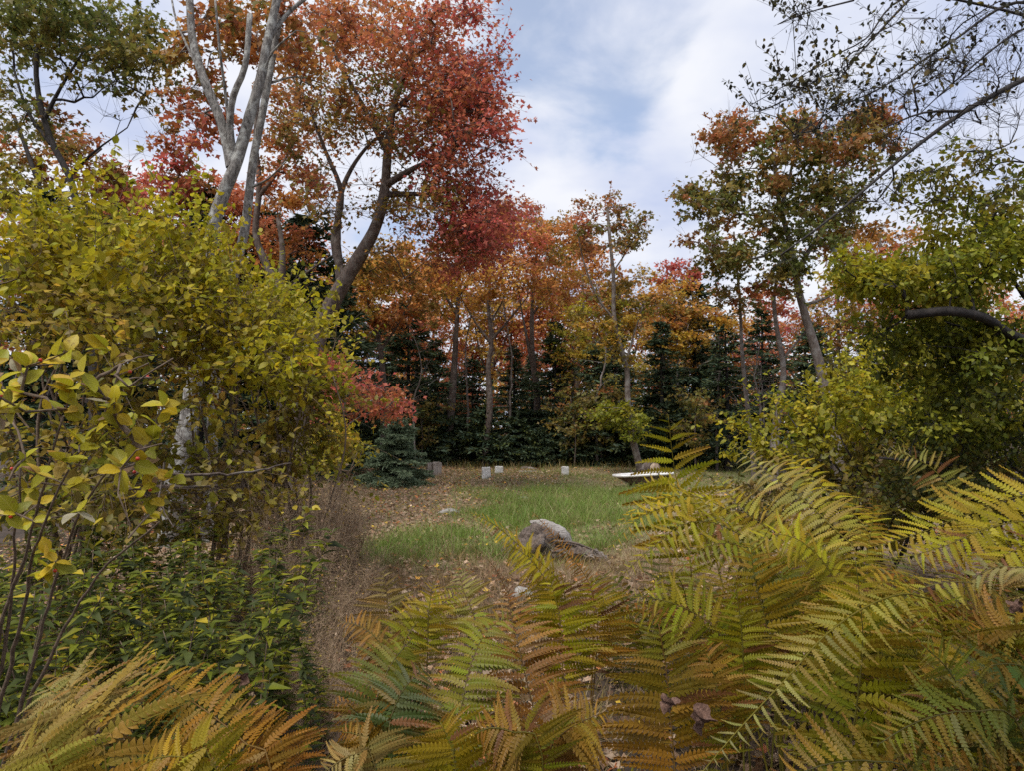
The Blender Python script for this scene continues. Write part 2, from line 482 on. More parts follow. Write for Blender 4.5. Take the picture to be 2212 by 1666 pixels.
# ------------------------------------------------------------------ broadleaf trees and shrubs
def skeleton(stems, targets, seg, lift=0.12, wander=0.10, tip=0.006, minz=-9.0, pw=0.5):
    """Stems plus branches that reach every target; returns chains of (points, radii, is_stem)."""
    pos = []; par = []; fix = []; chains = []
    for pts, r0, r1 in stems:
        p = resample(pts, seg)
        t = np.linspace(0, 1, len(p))
        r = r1 + (r0 - r1) * (1 - t) ** 1.35
        idx = []
        if pos:
            q = np.array(pos); d = np.linalg.norm(q - p[0], axis=1); j = int(d.argmin())
            link = j if d[j] < max(0.6, 6 * r0) else -1
        else:
            link = -1
        for k in range(len(p)):
            pos.append(p[k]); par.append(link if k == 0 else len(pos) - 2); fix.append(r[k]); idx.append(len(pos) - 1)
        chains.append((idx, True))
    n0 = len(pos)
    stem_pos = np.array(pos)
    targets = np.asarray(targets)
    if len(targets):
        d0 = np.array([np.linalg.norm(stem_pos - t, axis=1).min() for t in targets])
        order = np.argsort(d0)
        cap = n0 + int(len(targets) * 40)
        A = np.zeros((cap, 3)); A[:n0] = stem_pos; n = n0
        for o in order:
            t = targets[o]
            dv = A[:n] - t
            d = np.linalg.norm(dv, axis=1)
            cost = d * (1 + 0.9 * np.clip(dv[:, 2] / (d + 1e-6) + 0.15, 0, 2)) + 3.0 * (A[:n, 2] < minz)
            j = int(cost.argmin())
            k = max(2, min(38, int(d[j] / seg)))
            s = A[j]
            c = (s + t) / 2 + np.array([0, 0, lift * d[j]]) + R.normal(size=3) * wander * d[j]
            tt = np.linspace(0, 1, k + 1)[1:, None]
            p = (1 - tt) ** 2 * s + 2 * tt * (1 - tt) * c + tt ** 2 * t
            if k > 3:
                p[:-1] += R.normal(size=(k - 1, 3)) * seg * 0.07
            idx = [j]
            for q in range(k):
                A[n] = p[q]; par.append(j if q == 0 else n - 1); fix.append(0.0); idx.append(n); n += 1
                if n >= cap: break
            chains.append((idx, False))
            if n >= cap - 40: break
        P_ = A[:n]
    else:
        P_ = stem_pos; n = n0
    w = np.zeros(n)
    for idx, st in chains:
        if not st: w[idx[-1]] += 1
        elif not len(targets): w[idx[-1]] += 1
    for i in range(n - 1, -1, -1):
        if par[i] >= 0: w[par[i]] += w[i]
    rad = tip * np.maximum(w, 1) ** pw
    fix = np.array(fix)
    out = []
    for idx, st in chains:
        r = np.where(fix[idx] > 0, fix[idx], rad[idx])
        if not st:
            cand = r[1] if len(r) > 1 else r[0]
            r = r.copy(); r[0] = min(r[0], cand * 1.25)
        out.append((P_[idx], r, st))
    return out

def broadleaf(name, label, cat, stems, clusters, bark, leafsize, T=T_MAPLE, per=90, cr=0.45, flat=0.45, seg=0.3, group=None, tip=0.006,
              droop=0.35, trunk_name='trunk', minz=-9.0, mat=None, big=0, base=None, lift=0.12, wander=0.1, subs=7, extra_twigs=0.0, crown='crown', rough=0.08,
              bare=(), shoots=(0, .4, 12)):
    """A tree or shrub: trunk, limbs, crown. clusters: list of (point, palette mix, density)."""
    base = np.asarray(stems[0][0][0] if base is None else base, float)
    root = thing(name, base, label, cat, group)
    tg = [c[0] for c in clusters] + list(bare)
    ch = skeleton(stems, tg, seg, lift, wander, tip, minz)
    tb = Buf(); lb = Buf(); fb = Buf()
    for p, r, st in ch:
        if st:
            tube(tb, p, r, 11 if r[0] > 0.05 else 7, rough=rough)
        else:
            tube(lb, p, r, 5 if r[0] > 0.012 else 4)
    ends = np.array([c[0] for c in clusters]).reshape(-1, 3)
    nodes = np.concatenate([p for p, r, st in ch])
    near = []
    for q, (c, mixd, dens) in enumerate(clusters):
        nl = int(per * dens)
        if nl < 1: continue
        m = subs
        ck = cr * R.uniform(.6, 1.35)
        e = rv(m) * R.uniform(0.45, 1.0, (m, 1)) ** 0.7 * ck * np.array([1, 1, flat])
        A = np.repeat(c[None], m, 0); B = c + e + np.array([0, 0, -0.06 * cr])
        twigs(lb, A, B, tip * 0.75, tip * 0.35)
        k = R.integers(0, m, nl)
        t = R.uniform(0.15, 1.08, (nl, 1))
        pos = A[k] + (B[k] - A[k]) * t + R.normal(size=(nl, 3)) * cr * 0.17 * np.array([1, 1, 0.6])
        d = nrm(B[k] - A[k]) * 0.7 + rv(nl) * 0.8 + np.array([0, 0, -droop])
        nor = rv(nl) * 0.75 + np.array([0, 0, 0.9])
        bc = pick(mixd, 1, jit=0.12)[0]
        col = pick(mixd, nl, bc)
        sz = leafsize * np.clip(np.exp(R.normal(size=nl) * .28), .45, 1.6)
        leaves(fb, T, pos, d, nor, sz, col)
    ns, sl, sk = shoots
    if ns and len(ends):
        cen = ends.mean(0); ext = ends.std(0) + .05
        far = np.linalg.norm((ends - cen) / ext, axis=1) + R.normal(size=len(ends)) * .5
        for q in np.argsort(-far)[:ns]:
            c, mixd, _ = clusters[q]
            for _r in range(2):
                d = nrm(nrm(c - cen) * .7 + rv(1)[0] * .7 + np.array([0, 0, .45 if droop < .5 else .1]))
                L = sl * R.uniform(.5, 1.3)
                pp = c + d * L * np.linspace(0, 1, 6)[:, None] + np.array([0, 0, -.18 * L]) * (np.linspace(0, 1, 6)[:, None] ** 2)
                tube(lb, pp, np.linspace(tip * .8, tip * .3, 6), 4, cap=False)
                k = int(sk * R.uniform(.6, 1.2)); t = R.uniform(.15, 1, k)
                ps = np.stack([np.interp(t, np.linspace(0, 1, 6), pp[:, a]) for a in range(3)], 1)
                leaves(fb, T, ps + rv(k) * leafsize * .15, d * .5 + rv(k) * .9 + np.array([0, 0, -droop * .6]), rv(k) * .7 + np.array([0, 0, .9]), leafsize * R.uniform(.6, 1.2, k), pick(mixd, k, pick(mixd, 1, jit=.1)[0]))
    for c in bare:
        m = 6
        e = nrm(rv(m) + np.array([0, 0, 0.8])) * R.uniform(0.3, 0.9, (m, 1)) * cr * 1.3
        twigs(lb, np.repeat(np.asarray(c)[None], m, 0), c + e, tip * 0.7, tip * 0.3)
    tb.obj(trunk_name, bark, root, base, True)
    if lb.n: lb.obj('limbs', bark, root, base, True)['kind'] = 'stuff'
    if fb.n:
        o = fb.obj(crown, mat or M_LEAF, root, base)
        o['kind'] = 'stuff'
    return root

def gap(c, f=2.4):
    return math.sin(f * c[0] + 1 + math.sin(f * 1.3 * c[2])) + math.sin(f * 1.1 * c[1] + 2) + math.sin(f * 1.25 * c[2] + math.sin(f * c[0]))

def blob(u, v, ru, rv_, Y, dY, n, mixd, dens=1.0, edge=0.85):
    """Cluster points inside an ellipsoid that stands round pixel u, v at depth Y."""
    out = []
    for _ in range(n):
        d = nrm(R.normal(size=3)) * (R.uniform(0.05, 1.0) ** (1 / 2.6) if R.uniform() < .8 else R.uniform(.9, 1.35))
        c = P(u + d[0] * ru, v + d[1] * rv_, Y + d[2] * dY)
        if c[2] > 0.15:
            out.append((c, mixd, dens * R.uniform(0.55, 1.3)))
    return out

def line(Y, *uv):
    """Points along pixels at depth Y (a number, or one per point)."""
    Ys = Y if hasattr(Y, '__len__') else [Y] * len(uv)
    return [P(u, v, y) for (u, v), y in zip(uv, Ys)]

def ground_at(u, Y):
    x = (u - 1106.0) / FD * Y
    return np.array([x, Y, float(gz(x, Y)) - 0.03])

# --- the big red maple, left of the middle
def red_maple():
    Y = 15.0
    g = ground_at(640, Y)
    s = [
        ([g] + line(Y, (662, 850), (690, 715), (735, 620), (775, 555), (815, 480), (832, 400), (838, 320), (850, 230), (880, 140), (900, 40)), .30, .05),
        (line([15, 15, 14.7, 14.5, 14.3], (742, 600), (722, 520), (738, 420), (705, 330), (670, 240)), .10, .03),
        (line([15, 15, 15.4, 15.8, 16], (735, 610), (728, 500), (742, 400), (790, 320), (850, 270)), .10, .03),
        (line([15, 14.6, 14.2, 13.8], (832, 400), (900, 360), (985, 320), (1040, 250)), .09, .02),
        (line([15, 15.4, 16], (828, 420), (920, 420), (1040, 440)), .08, .02),
        (line([15, 15.5, 16], (850, 240), (930, 170), (1010, 120)), .07, .02),
        (line([15, 14.5, 14], (838, 330), (780, 220), (720, 110), (690, 0))[:3], .07, .03),
    ]
    cr1 = {'crimson': 5, 'rust': 4, 'coral': 2}; mid = {'rust': 6, 'crimson': 3, 'coral': 2, 'olive': 1}; inn = {'olive': 6, 'rust': 3, 'green': 1}
    orr = {'orange': 3, 'rust': 5, 'coral': 3}
    c = []
    c += blob(1045, 130, 40, 30, 14.2, .8, 8, cr1, .6) + blob(1075, 310, 28, 22, 14.0, .6, 5, cr1, .6) + blob(1000, 30, 40, 16, 13.8, .7, 6, cr1, .7) + blob(1060, 210, 30, 30, 14.2, .7, 6, cr1, .6)
    c += blob(1010, 170, 60, 60, 14.4, 1.5, 39, cr1)
    c += blob(1030, 270, 45, 45, 14.2, 1.2, 19, cr1)
    c += blob(975, 20, 55, 16, 14.0, 1.0, 12, cr1)
    c += blob(985, 230, 60, 50, 14.8, 1.2, 24, cr1)
    c += blob(930, 110, 80, 80, 15, 2.0, 39, mid)
    c += blob(950, 250, 75, 80, 15, 2.0, 39, mid)
    c += blob(980, 370, 70, 60, 15, 1.6, 42, cr1)
    c += blob(1040, 470, 75, 70, 15.5, 1.6, 51, {'crimson': 7, 'coral': 2, 'rust': 2})
    c += blob(1000, 540, 90, 55, 16, 1.6, 36, {'crimson': 4, 'rust': 5, 'coral': 1})
    c += blob(910, 430, 80, 80, 15.5, 2.0, 36, inn)
    c += blob(830, 80, 90, 90, 15, 2.2, 45, orr)
    c += blob(730, 60, 90, 80, 15, 2.0, 39, orr)
    c += blob(850, 240, 100, 90, 15.4, 2.2, 45, inn)
    c += blob(720, 230, 100, 90, 15, 2.0, 39, {'olive': 7, 'rust': 3, 'orange': 1})
    c += blob(640, 160, 50, 90, 16, 1.2, 15, {'olive': 5, 'rust': 4})
    c += blob(730, 400, 100, 70, 15.5, 2.0, 21, inn, .6)
    c += blob(890, 560, 100, 50, 16, 1.5, 24, {'olive': 5, 'orange': 4})
    bare = [P(u, v, 15) for u, v in ((760, 360), (800, 470), (790, 400), (1050, 115))]
    broadleaf('maple_tree', 'big leaning maple with crimson and orange crown left of the open sky', 'tree', s, c, M_BARK, .088, per=54, cr=.72, flat=.55,
              tip=.0055, minz=3.0, bare=bare, shoots=(80, .9, 18))
red_maple()

# --- grey-barked forked tree in front of it
def grey_tree():
    Y = 8.6
    g = ground_at(372, Y)
    s = [
        ([g] + line(Y, (388, 1010), (415, 880), (430, 700), (447, 560), (462, 480), (482, 420), (512, 345), (540, 250), (563, 170), (578, 90), (598, 0), (615, -90)), .155, .05),
        (line(Y, (500, 360), (490, 310), (475, 255), (452, 200), (430, 140), (415, 80), (410, 10), (405, -80)), .072, .045),
        (line([8.6, 8.5, 8.4, 8.3, 8.3], (507, 350), (497, 270), (505, 205), (530, 140), (540, 30), (548, -60))[:5], .05, .035),
        (line([8.6, 8.5, 8.3, 8.2], (497, 290), (487, 200), (475, 110), (465, 0)), .024, .014),
        (line([8.6, 8.7, 8.8], (578, 90), (620, 30), (680, -20)), .035, .025),
        (line([8.6, 8.5, 8.4], (565, 165), (590, 110), (640, 65), (705, 40))[:3], .02, .01),
        (line([8.6, 8.8, 9.0, 9.2], (440, 170), (410, 110), (380, 40), (365, -40)), .022, .012),
    ]
    c = blob(470, 60, 110, 90, 9.4, 0.9, 22, {'rust': 4, 'olive': 4, 'orange': 2}, .8) + blob(420, 150, 60, 90, 9.6, .7, 10, {'rust': 5, 'olive': 4}, .8) + blob(545, 60, 60, 70, 9.8, .6, 10, {'rust': 4, 'olive': 4, 'orange': 3}, .9)
    c += blob(430, 260, 60, 60, 9.2, .5, 7, {'rust': 5, 'crimson': 2}, .6)
    c += blob(640, 60, 60, 60, 9.0, .5, 7, {'rust': 5, 'olive': 2}, .8)
    broadleaf('grey_tree', 'smooth grey forked trunk rising out of the yellow shrub', 'tree', s, c, M_GREYBARK, .085, per=70, cr=.35, seg=.16, tip=.004, minz=3.5, rough=.05)
    g2 = ground_at(455, 8.9)
    s = [([g2] + line(8.9, (468, 800), (502, 605), (528, 500), (538, 420), (548, 340), (566, 250), (584, 150), (600, 60), (622, -60)), .09, .042),
         (line([8.9, 8.7, 8.5], (541, 405), (580, 385), (618, 348)), .022, .008),
         (line([8.9, 9.1, 9.4], (578, 180), (640, 165), (700, 180)), .02, .008)]
    c = blob(680, 130, 60, 40, 9.4, .4, 5, {'rust': 4, 'orange': 3}, .7)
    broadleaf('grey_tree', 'slimmer single grey trunk with a broken pale side branch beside the forked one', 'tree', s, c, M_GREYBARK, .085, per=70, cr=.35, seg=.16, tip=.004, minz=4, rough=.05)
grey_tree()

# --- trees behind the maple and at the left
def left_trees():
    Y = 17.0
    g = ground_at(610, Y)
    s = [([g] + line(Y, (612, 760), (605, 640), (570, 560), (552, 500), (560, 400), (552, 300), (560, 180)), .17, .05),
         (line([17, 17, 17], (606, 640), (610, 540), (600, 470), (598, 380)), .12, .05),
         (line([17, 16.6, 16.3], (612, 640), (660, 590), (720, 550), (770, 520)), .05, .02),
         (line([17, 17.2, 17.5], (560, 420), (600, 370), (640, 300)), .07, .02)]
    c = blob(600, 420, 110, 80, 18.5, 1.6, 20, {'orange': 4, 'coral': 3, 'rust': 3})
    c += blob(590, 520, 110, 60, 19, 1.6, 16, {'coral': 4, 'orange': 4})
    c += blob(620, 280, 90, 90, 18, 1.5, 18, {'olive': 5, 'rust': 4})
    broadleaf('maple_tree', 'dark many-stemmed maple with orange leaves close behind the grey trunks', 'tree', s, c, M_BARK, .11, per=110, cr=.6, tip=.006, minz=3)
    Y = 11.5
    g = ground_at(215, Y)
    s = [([g] + line(Y, (200, 700), (170, 470), (150, 380), (118, 320), (88, 230), (78, 130), (100, 50), (112, -40)), .11, .035),
         (line([11.5, 11.5, 11.6], (95, 260), (130, 200), (175, 130), (210, 60), (240, 0))[:5], .05, .02) if False else
         (line([11.5, 11.5, 11.6, 11.7], (95, 260), (130, 190), (180, 110), (225, 20)), .04, .012),
         (line([11.5, 11.2, 11.0], (150, 380), (200, 330), (275, 275), (330, 200)), .035, .01),
         (line([11.5, 11.7, 12], (110, 310), (60, 240), (30, 150)), .04, .02)]
    c = blob(70, 40, 100, 60, 11.5, 1.5, 28, {'green': 7, 'olive': 2})
    c += blob(150, 130, 130, 70, 11.6, 1.2, 10, {'olive': 4, 'green': 4}, .6) + blob(330, 110, 40, 50, 11.4, .6, 8, {'olive': 4, 'green': 3}, .7)
    c += blob(240, 70, 90, 70, 11.7, 1.3, 26, {'green': 5, 'olive': 3})
    c += blob(30, 150, 60, 80, 11.8, 1.0, 9, {'green': 6, 'olive': 3}, .8)
    c += blob(300, 170, 60, 40, 11.4, .8, 8, {'olive': 4, 'green': 3}, .6)
    c += blob(60, 260, 80, 50, 12.5, 1.0, 8, {'green': 3, 'olive': 3, 'rust': 2}, .6)
    bare = [P(u, v, 11.5) for u, v in ((250, 200), (270, 150), (200, 210), (310, 230), (225, 250), (180, 190), (240, 180), (290, 190), (210, 160), (160, 220), (330, 250), (260, 260), (140, 180))]
    broadleaf('maple_tree', 'dark-stemmed maple still in green leaf at the top left', 'tree', s, c, M_DARKBARK, .092, per=72, cr=.58, flat=.6, tip=.005, minz=3.5, bare=bare, shoots=(40, .7, 14))
    Y = 15.0
    g = ground_at(120, Y)
    s = [([g] + line(Y, (110, 700), (95, 450), (60, 330), (30, 250)), .13, .04), (line([15, 15, 15.3], (95, 450), (150, 380), (220, 320)), .06, .02)]
    c = blob(110, 330, 120, 70, 15, 1.4, 18, {'rust': 4, 'coral': 2, 'olive': 4, 'green': 2}, .8)
    c += blob(215, 400, 80, 50, 15, 1.2, 10, {'coral': 3, 'crimson': 2, 'olive': 3})
    c += blob(20, 380, 70, 70, 14, 1.0, 9, {'olive': 4, 'lime': 2})
    broadleaf('maple_tree', 'thin rusty-leaved maple above the yellow shrub at the left edge', 'tree', s, c, M_DARKBARK, .11, per=100, cr=.55, tip=.005, minz=3)
    Y = 19.0
    g = ground_at(330, Y)
    s = [([g] + line(Y, (335, 700), (345, 520), (370, 420), (400, 340), (430, 270)), .14, .04), (line([19, 19, 19], (345, 520), (300, 430), (255, 370)), .07, .02)]
    c = blob(370, 410, 110, 45, 19, 1.5, 14, {'crimson': 3, 'coral': 3, 'rust': 3})
    c += blob(300, 450, 90, 45, 19, 1.4, 11, {'coral': 4, 'rust': 3, 'olive': 2})
    c += blob(430, 310, 90, 60, 18.5, 1.2, 10, {'crimson': 2, 'rust': 5, 'olive': 2}, .7)
    c += blob(470, 450, 90, 70, 19.5, 1.4, 14, {'coral': 4, 'rust': 4})
    bare = [P(u, v, 18.5) for u, v in ((300, 330), (320, 300), (280, 350), (350, 290))]
    broadleaf('maple_tree', 'pinkish red maple seen between the top left maple and the grey trunks', 'tree', s, c, M_BARK, .13, per=110, cr=.65, tip=.006, minz=3, bare=bare)
    # low red branches by the yellow shrub
    Y = 13.5
    g = ground_at(735, Y)
    s = [([g] + line(Y, (735, 960), (742, 900), (750, 840)), .05, .02), (line([13.5, 13.3, 13.2], (738, 930), (780, 900), (840, 880)), .02, .008)]
    c = blob(775, 862, 120, 62, 13.5, 1.4, 44, {'crimson': 3, 'coral': 2, 'rust': 5, 'olive': 1}, .75)
    c += blob(720, 800, 60, 35, 14, .7, 10, {'crimson': 3, 'coral': 4})
    broadleaf('maple_sapling', 'low coral red maple sapling above the small blue spruce', 'tree', s, c, M_BARK, .085, per=42, cr=.55, flat=.22, tip=.004, minz=.5, shoots=(30, .5, 12))
left_trees()

# --- the wood behind the clearing
def middle_wood():
    def tree(label, Y, uv, r, blobs, extra=(), bark=M_BARK, size=.125, per=82, cr=.84, bare=(), minz=2.5):
        g = ground_at(uv[0][0], Y)
        s = [([g] + line(Y, *uv), r, .05)]
        for e in extra:
            s.append((line(Y, *e[1:]), e[0], .02))
        c = []
        for b in blobs:
            c += blob(*b[:6], int(b[6] * 1.5), *b[7:])
        broadleaf('maple_tree', label, 'tree', s, c, bark, size, per=per, cr=cr, tip=.007, minz=minz, seg=.4, bare=[P(u, v, Y) for u, v in bare], shoots=(10, .7, 14))
    og = {'orange': 6, 'gold': 3, 'rust': 1}; ro = {'rust': 5, 'orange': 4, 'crimson': 1}; go = {'gold': 6, 'orange': 3}; ol = {'olive': 5, 'gold': 3, 'orange': 2}
    yg = {'lime': 3, 'olive': 4, 'gold': 3}; co = {'coral': 6, 'orange': 3}
    tree('straight dark trunk under an orange crown, leftmost of the tall trunks behind the clearing', 28, [(968, 950), (978, 850), (985, 720), (992, 620), (998, 520)], .22,
         [(930, 560, 90, 60, 28, 2, 22, ro), (1010, 520, 80, 70, 28, 2, 20, ro), (970, 640, 80, 50, 28, 2, 12, ol)],
         [(.08, (988, 680), (950, 620), (910, 560)), (.07, (990, 640), (1030, 580), (1050, 520))], bark=M_BARK)
    tree('orange crowned maple with a bent reddish trunk behind the pale stone blocks', 26, [(1050, 955), (1058, 880), (1055, 790), (1062, 740), (1055, 660), (1062, 570)], .17,
         [(1040, 600, 90, 60, 26, 2, 20, og), (1110, 560, 80, 70, 26, 2, 20, ro), (1075, 500, 80, 50, 26.5, 1.6, 14, {'orange': 5, 'olive': 3, 'rust': 3})],
         [(.07, (1060, 740), (1030, 700), (1000, 650)), (.07, (1060, 735), (1100, 690), (1140, 640)), (.05, (1058, 700), (1090, 640), (1110, 580))],
         bare=((1010, 690), (1090, 660), (1035, 660), (1110, 650)))
    tree('twin-stemmed orange maple just right of the bent reddish trunk', 30, [(1158, 950), (1160, 860), (1150, 760), (1150, 660), (1158, 560), (1170, 480)], .2,
         [(1170, 520, 80, 60, 30, 2, 20, {'olive': 4, 'orange': 4, 'gold': 3}), (1120, 470, 70, 40, 30, 2, 12, ro), (1200, 610, 70, 60, 30, 2, 16, {'orange': 4, 'gold': 2, 'rust': 3}), (1210, 500, 70, 45, 30, 2, 14, {'orange': 5, 'rust': 3})],
         [(.11, (1158, 830), (1140, 740), (1125, 660), (1115, 590)), (.06, (1150, 680), (1190, 620), (1220, 550))])
    tree('slender leaning maple with yellow lower leaves beside the bathtub', 22, [(1382, 1010), (1365, 940), (1356, 860), (1354, 800), (1338, 740), (1326, 680), (1325, 600), (1318, 520), (1312, 450)], .13,
         [(1320, 500, 80, 60, 22, 1.2, 18, {'olive': 5, 'rust': 4, 'green': 1}, .6), (1310, 440, 60, 26, 22, 1, 7, {'rust': 5, 'olive': 3}, .5), (1250, 480, 30, 40, 22, .8, 5, {'rust': 5, 'crimson': 1}, .5), (1380, 490, 22, 40, 22, .7, 5, {'olive': 5, 'green': 3}, .6),
          (1340, 905, 55, 42, 22, .9, 16, {'leafgreen': 5, 'lime': 3}, .9), (1300, 690, 70, 60, 22.5, 1.2, 14, yg, .8), (1370, 650, 70, 60, 22.5, 1.2, 14, ol, .8), (1350, 760, 60, 40, 22, 1, 6, yg, .6)],
         [(.05, (1350, 790), (1370, 720), (1392, 650)), (.04, (1327, 690), (1290, 640), (1260, 560), (1245, 480)), (.03, (1322, 590), (1355, 540), (1385, 480))],
         bark=M_PALEBARK, size=.105, per=95, cr=.55, minz=.9)
    tree('golden orange maple right of the leaning one, against dark spruce', 27, [(1430, 960), (1435, 820), (1428, 720), (1440, 640), (1450, 590)], .14,
         [(1440, 650, 80, 60, 27, 1.6, 20, og), (1460, 740, 60, 45, 27, 1.5, 16, go), (1500, 680, 50, 50, 27, 1.4, 12, {'gold': 4, 'orange': 4, 'olive': 2}), (1470, 590, 50, 26, 27.5, 1.2, 9, {'crimson': 4, 'rust': 4})],
         [(.05, (1430, 720), (1470, 680), (1500, 640))], size=.12, cr=.65)
    tree('yellow orange maple behind the red maple trunk', 24, [(830, 940), (828, 820), (815, 720), (790, 640), (800, 560)], .16,
         [(790, 600, 80, 60, 24, 1.8, 22, {'orange': 6, 'gold': 5}), (860, 650, 80, 60, 24, 1.8, 18, {'orange': 5, 'rust': 3, 'olive': 2}), (770, 710, 60, 50, 24, 1.5, 14, {'gold': 5, 'orange': 3, 'olive': 2}), (880, 580, 70, 40, 24, 1.6, 12, og)],
         [(.06, (820, 760), (860, 700), (890, 640)), (.05, (815, 720), (770, 690), (740, 650))], size=.12, cr=.65)
    tree('orange and red maple filling the gap behind the twin-stemmed one', 36, [(1250, 950), (1248, 800), (1255, 680), (1262, 560)], .2,
         [(1250, 620, 80, 70, 36, 2.5, 24, {'orange': 4, 'rust': 3, 'gold': 2}), (1250, 760, 80, 60, 36, 2, 16, {'coral': 4, 'gold': 3, 'olive': 2}), (1270, 540, 60, 40, 36, 2, 10, ro)], size=.17, cr=1.0)
    tree('glowing coral maple deep in the wood between the tall trunks', 40, [(1105, 950), (1100, 800), (1110, 650)], .2,
         [(1120, 770, 90, 70, 40, 2.5, 22, co), (1020, 830, 70, 70, 40, 2.5, 16, co), (1100, 680, 80, 60, 40, 2.5, 14, {'coral': 3, 'rust': 4})], size=.19, cr=1.1)
    tree('orange maple deep in the wood behind the leftmost tall trunk', 38, [(905, 950), (900, 800), (895, 650)], .2,
         [(890, 720, 80, 60, 38, 2.5, 14, {'orange': 4, 'coral': 3}), (930, 640, 80, 50, 38, 2.5, 14, ro)], size=.18, cr=1.0)
    tree('olive and yellow maple low between the dark spruces right of the middle', 29, [(1238, 960), (1235, 880), (1240, 800), (1236, 740)], .1,
         [(1235, 740, 50, 45, 29, 1.2, 12, {'lime': 4, 'gold': 4}), (1260, 830, 50, 45, 29, 1.2, 7, {'gold': 4, 'olive': 4}, .7)], size=.12, cr=.6)
middle_wood()

def right_trees():
    Y = 18.0
    g = ground_at(1815, Y)
    s = [([g] + line(Y, (1800, 930), (1784, 850), (1768, 780), (1745, 700), (1726, 630), (1715, 560), (1700, 500), (1680, 420), (1672, 330)), .19, .05),
         (line([18, 17.8, 17.5], (1715, 560), (1660, 500), (1620, 450), (1600, 380)), .07, .02),
         (line([18, 18.2, 18.5], (1720, 590), (1770, 500), (1810, 420), (1840, 330)), .08, .02),
         (line([18, 17.8, 17.5], (1690, 540), (1610, 560), (1540, 540)), .05, .015),
         (line([18, 18, 18], (1690, 440), (1710, 360), (1720, 270)), .05, .02),
         (line([18, 18, 18], (1735, 660), (1790, 640), (1840, 610)), .05, .02)]
    og = {'olive': 4, 'green': 5, 'rust': 1}; ru = {'rust': 3, 'olive': 6, 'green': 1}
    c = []
    c += blob(1545, 430, 60, 60, 18, 1.2, 16, og, .9)
    c += blob(1580, 300, 70, 50, 18, 1.2, 16, {'olive': 4, 'rust': 4, 'green': 2}, .9)
    c += blob(1640, 400, 80, 70, 18, 1.5, 22, og)
    c += blob(1720, 300, 70, 55, 18, 1.4, 16, ru)
    c += blob(1850, 310, 80, 60, 18.5, 1.5, 22, {'olive': 6, 'green': 3, 'rust': 2})
    c += blob(1880, 260, 40, 26, 18.5, .9, 7, {'rust': 4, 'olive': 3})
    c += blob(1800, 400, 90, 60, 18.4, 1.5, 20, og)
    c += blob(1740, 470, 110, 70, 18, 1.7, 24, {'green': 7, 'olive': 3})
    c += blob(1570, 550, 70, 50, 17.8, 1.2, 16, og, .9)
    c += blob(1680, 560, 90, 50, 18, 1.4, 14, {'green': 6, 'olive': 3}, .8)
    c += blob(1840, 520, 80, 60, 18.5, 1.3, 12, {'olive': 4, 'orange': 3})
    c += blob(1490, 410, 22, 14, 17.8, .6, 3, ru, .8)
    bare = [P(u, v, 18) for u, v in ((1560, 270), (1520, 340), (1575, 255), (1500, 330), (1530, 300), (1490, 520))]
    broadleaf('maple_tree', 'tall maple with olive crown tipped in rust and pale leaning trunk at the right', 'tree', s, c, M_PALEBARK, .115, per=105, cr=.62, flat=.55, tip=.006, minz=4.5, bare=bare, shoots=(50, .6, 14))
    Y = 18.5
    g = ground_at(1665, Y)
    s = [([g] + line(Y, (1675, 930), (1688, 850), (1692, 790), (1680, 720), (1672, 640), (1690, 560)), .14, .04),
         (line([18.5, 18.3, 18.2], (1690, 775), (1720, 740), (1745, 710)), .04, .02)]
    c = blob(1680, 620, 60, 50, 19, 1.0, 10, {'rust': 4, 'olive': 4, 'crimson': 2}, .8)
    broadleaf('maple_tree', 'pale forked trunk left of the tall leaning trunk at the right', 'tree', s, c, M_PALEBARK, .11, per=80, cr=.5, tip=.006, minz=4)
    Y = 20
    g = ground_at(1625, Y)
    s = [([g] + line(Y, (1628, 1000), (1612, 860), (1603, 760), (1598, 650), (1590, 560), (1585, 500)), .09, .03)]
    c = blob(1590, 600, 50, 70, 20, 1.0, 14, {'olive': 4, 'green': 3, 'rust': 3}, .6)
    c += blob(1660, 650, 60, 45, 22, 1.0, 10, {'crimson': 5, 'rust': 3, 'orange': 2}, .9)
    c += blob(1570, 690, 60, 30, 22, 1.0, 8, {'orange': 5, 'gold': 2}, .8)
    broadleaf('maple_tree', 'thin wavy trunk with sparse leaves standing before the right hand spruces', 'tree', s, c, M_PALEBARK, .11, per=80, cr=.5, tip=.005, minz=3.5)
    Y = 26
    for (u0, v0, lab, mixd) in ((1900, 560, 'orange maple far behind the leafy bush at the right', {'orange': 4, 'coral': 2, 'olive': 3}),
                                (2060, 600, 'dull golden maple far behind the bush at the right edge', {'gold': 3, 'olive': 4, 'orange': 3})):
        g = ground_at(u0, Y)
        s = [([g] + line(Y, (u0, 800), (u0 + 8, 650), (u0, v0 - 60)), .18, .05)]
        c = blob(u0, v0, 120, 90, Y, 2, 34, mixd)
        broadleaf('maple_tree', lab, 'tree', s, c, M_BARK, .14, per=80, cr=.8, tip=.006, minz=3)
right_trees()

